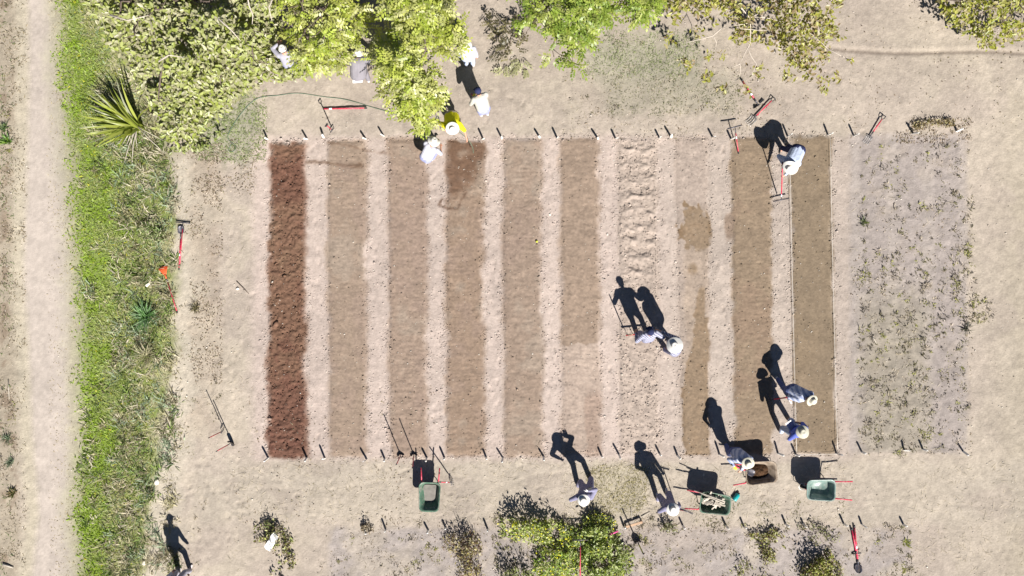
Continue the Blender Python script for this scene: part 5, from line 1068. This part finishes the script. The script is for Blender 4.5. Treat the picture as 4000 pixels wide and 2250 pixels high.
person("person in a wide white hat reaching out a striped sleeve towards the broadfork", (2602, 1366), (2622, 1338), (-1, -.35), (2636, 1350, 1.5), ((2606, 1362, .75), (2582, 1296, 1.12)), 'wide', shirt='c_plaid', trousers='c_plum_shade', hatr=.25, girth=1.45)
root = empty("broadfork", W(2492, 1312), "wooden two-handled broadfork standing in the pale cloddy bed", "broadfork")
bl, br = W(2452, 1309, .30), W(2538, 1300, .30)
for q, t in ((bl, W(2470, 1306, 1.28)), (br, W(2560, 1296, 1.28))):
    m = MB(); m.tube([q, t], .019, 8); m.build('handle', M['wood'], root)
m = MB(); m.tube([bl.lerp(br, -.08), bl.lerp(br, 1.08)], .024, 8); m.build('crossbar', M['darkred'], root)
for k in range(5):
    q = bl.lerp(br, k / 4); m = MB(); m.tube([q, q + Vector((0, .05, -.16)), q + Vector((0, .02, -.38))], [.012, .011, .005], 6); m.build('tine', M['steel'], root)
person("person in denim and cream hat reaching for a red handle with a yellow glove", (3080, 1556), (3036, 1482), (.45, .9), (3140, 1547, 1.22), ((3083, 1547, .98), (3112, 1546, 1.02)), 'wide', 'hat_cream', 'c_patch', 'c_jean', gloves=('glove_y', None), shoes='shoe', hatr=.18, girth=1.2)
tool('rake', "red-handled rake held level by the person in denim", W(3128, 1545, 1.10), W(3006, 1562, .14), (-.1, 0, 1), rad=.022)
p10 = person("person in blue with a straw hat holding a white clipboard on the string-edged bed", (3048, 1684), (3082, 1642), (-.55, -.83), (3136, 1688, 1.68), ((3092, 1682, 1.12), (3102, 1648, 1.14)), 'wide', 'hat_cream', 'c_blue', 'c_sky', hatr=.2, sleeve='short', girth=1.12)
root = empty("clipboard", W(3047, 1640), "white clipboard held by the person in blue", "clipboard"); c = W(3092, 1662, 1.16); ud = (Vector((-.55, .83, 0)).normalized() + Vector((0, 0, .35))).normalized(); sd = Vector((-.83, -.55, 0)).normalized(); G = [[c + sd * (-.14 + .28 * i) + ud * (-.18 + .36 * j) for j in (0, 1)] for i in (0, 1)]; nn_ = sd.cross(ud)
nn_ = nn_ if nn_.z > 0 else -nn_; m = MB(); m.sheet(G, .006, nn_); m.build('board', M['white'], root, smooth=False)
G = [[c + nn_ * .004 + sd * (-.085 + .2 * i) + ud * (-.14 + .28 * j) for j in (0, 1)] for i in (0, 1)]; m = MB(); m.sheet(G, .002, nn_); m.build('page', M['c_lav'], root, smooth=False)
p11 = person("person in denim and cream hat tipping a red-handled shovel into the brown barrow", (2852, 1752), (2834, 1738), (.1, 1), (2918, 1806, 1.55), ((2893, 1838, 1.05), (2868, 1822, 1.18)), 'wide', 'hat_cream', 'c_patch', 'c_jean', gloves=(None, 'glove_y'), hatr=.2, girth=1.15)
tool('shovel', "shovel with a bright blade resting over the compost in the brown barrow", W(2858, 1816, 1.22), W(2924, 1842, .80), (0, 0, 1), sticker=None, size=.95, rad=.022)
p12 = person("person in shade-tinted clothes leaning back and raising a hand, below the sixth bed", (2258, 1893), (2305, 1870), (.05, -1), (2276, 1962, 1.66), ((2250, 1940, 1.02), (2296, 1918, 1.52)), 'wide', shirt='c_plum_shade', trousers='c_plum_shade', hatr=.19, curl=(.5, .9), girth=1.15, gloves=(None, 'glove_w'))  # purple of the clothes is their shaded side, put into the colour
m = MB(); q = p12['wr'][1] + Vector((.06, .08, .02)); m.box(q, (.13, .06, .09), Matrix.Rotation(.4, 3, 'Z')); m.lathe([(.03, 0), (.035, .05), (.03, .055), (0, .05)], 12, Matrix.Translation(q) @ Matrix.Rotation(R(90), 4, 'X')); tag(m.build("camera_body", M['black'], smooth=False), "small black camera held up by the person leaning back", "camera")
p13 = person("person in shade-tinted clothes holding a rake upright beside the barrow of sticks", (2568, 1947), (2604, 1928), (-.1, -1), (2628, 1992, 1.66), ((2594, 1986, 1.0), (2654, 1968, .82)), 'wide', shirt='c_plum_shade', trousers='c_plum_shade', hatr=.2, shoes='shoe', gloves=('glove_w', 'glove_w'), girth=1.08)  # clothes coloured with the purple shade of the north-facing front
tool('rake', "thin rake standing upright in the hand of the person in shade-tinted clothes", W(2646, 1990, .02), W(2678, 1996, 1.12), (-.35, -.93, .1), hcol='darkred', group="hand tools", rad=.015)
person("person mostly outside the picture whose long shadow falls in the lower left", (702, 2240), (745, 2226), (.3, -1), (668, 2288, 1.68), (None, None), 'cap', 'c_navy', 'c_white', 'c_lgrey', shoes='shoe')
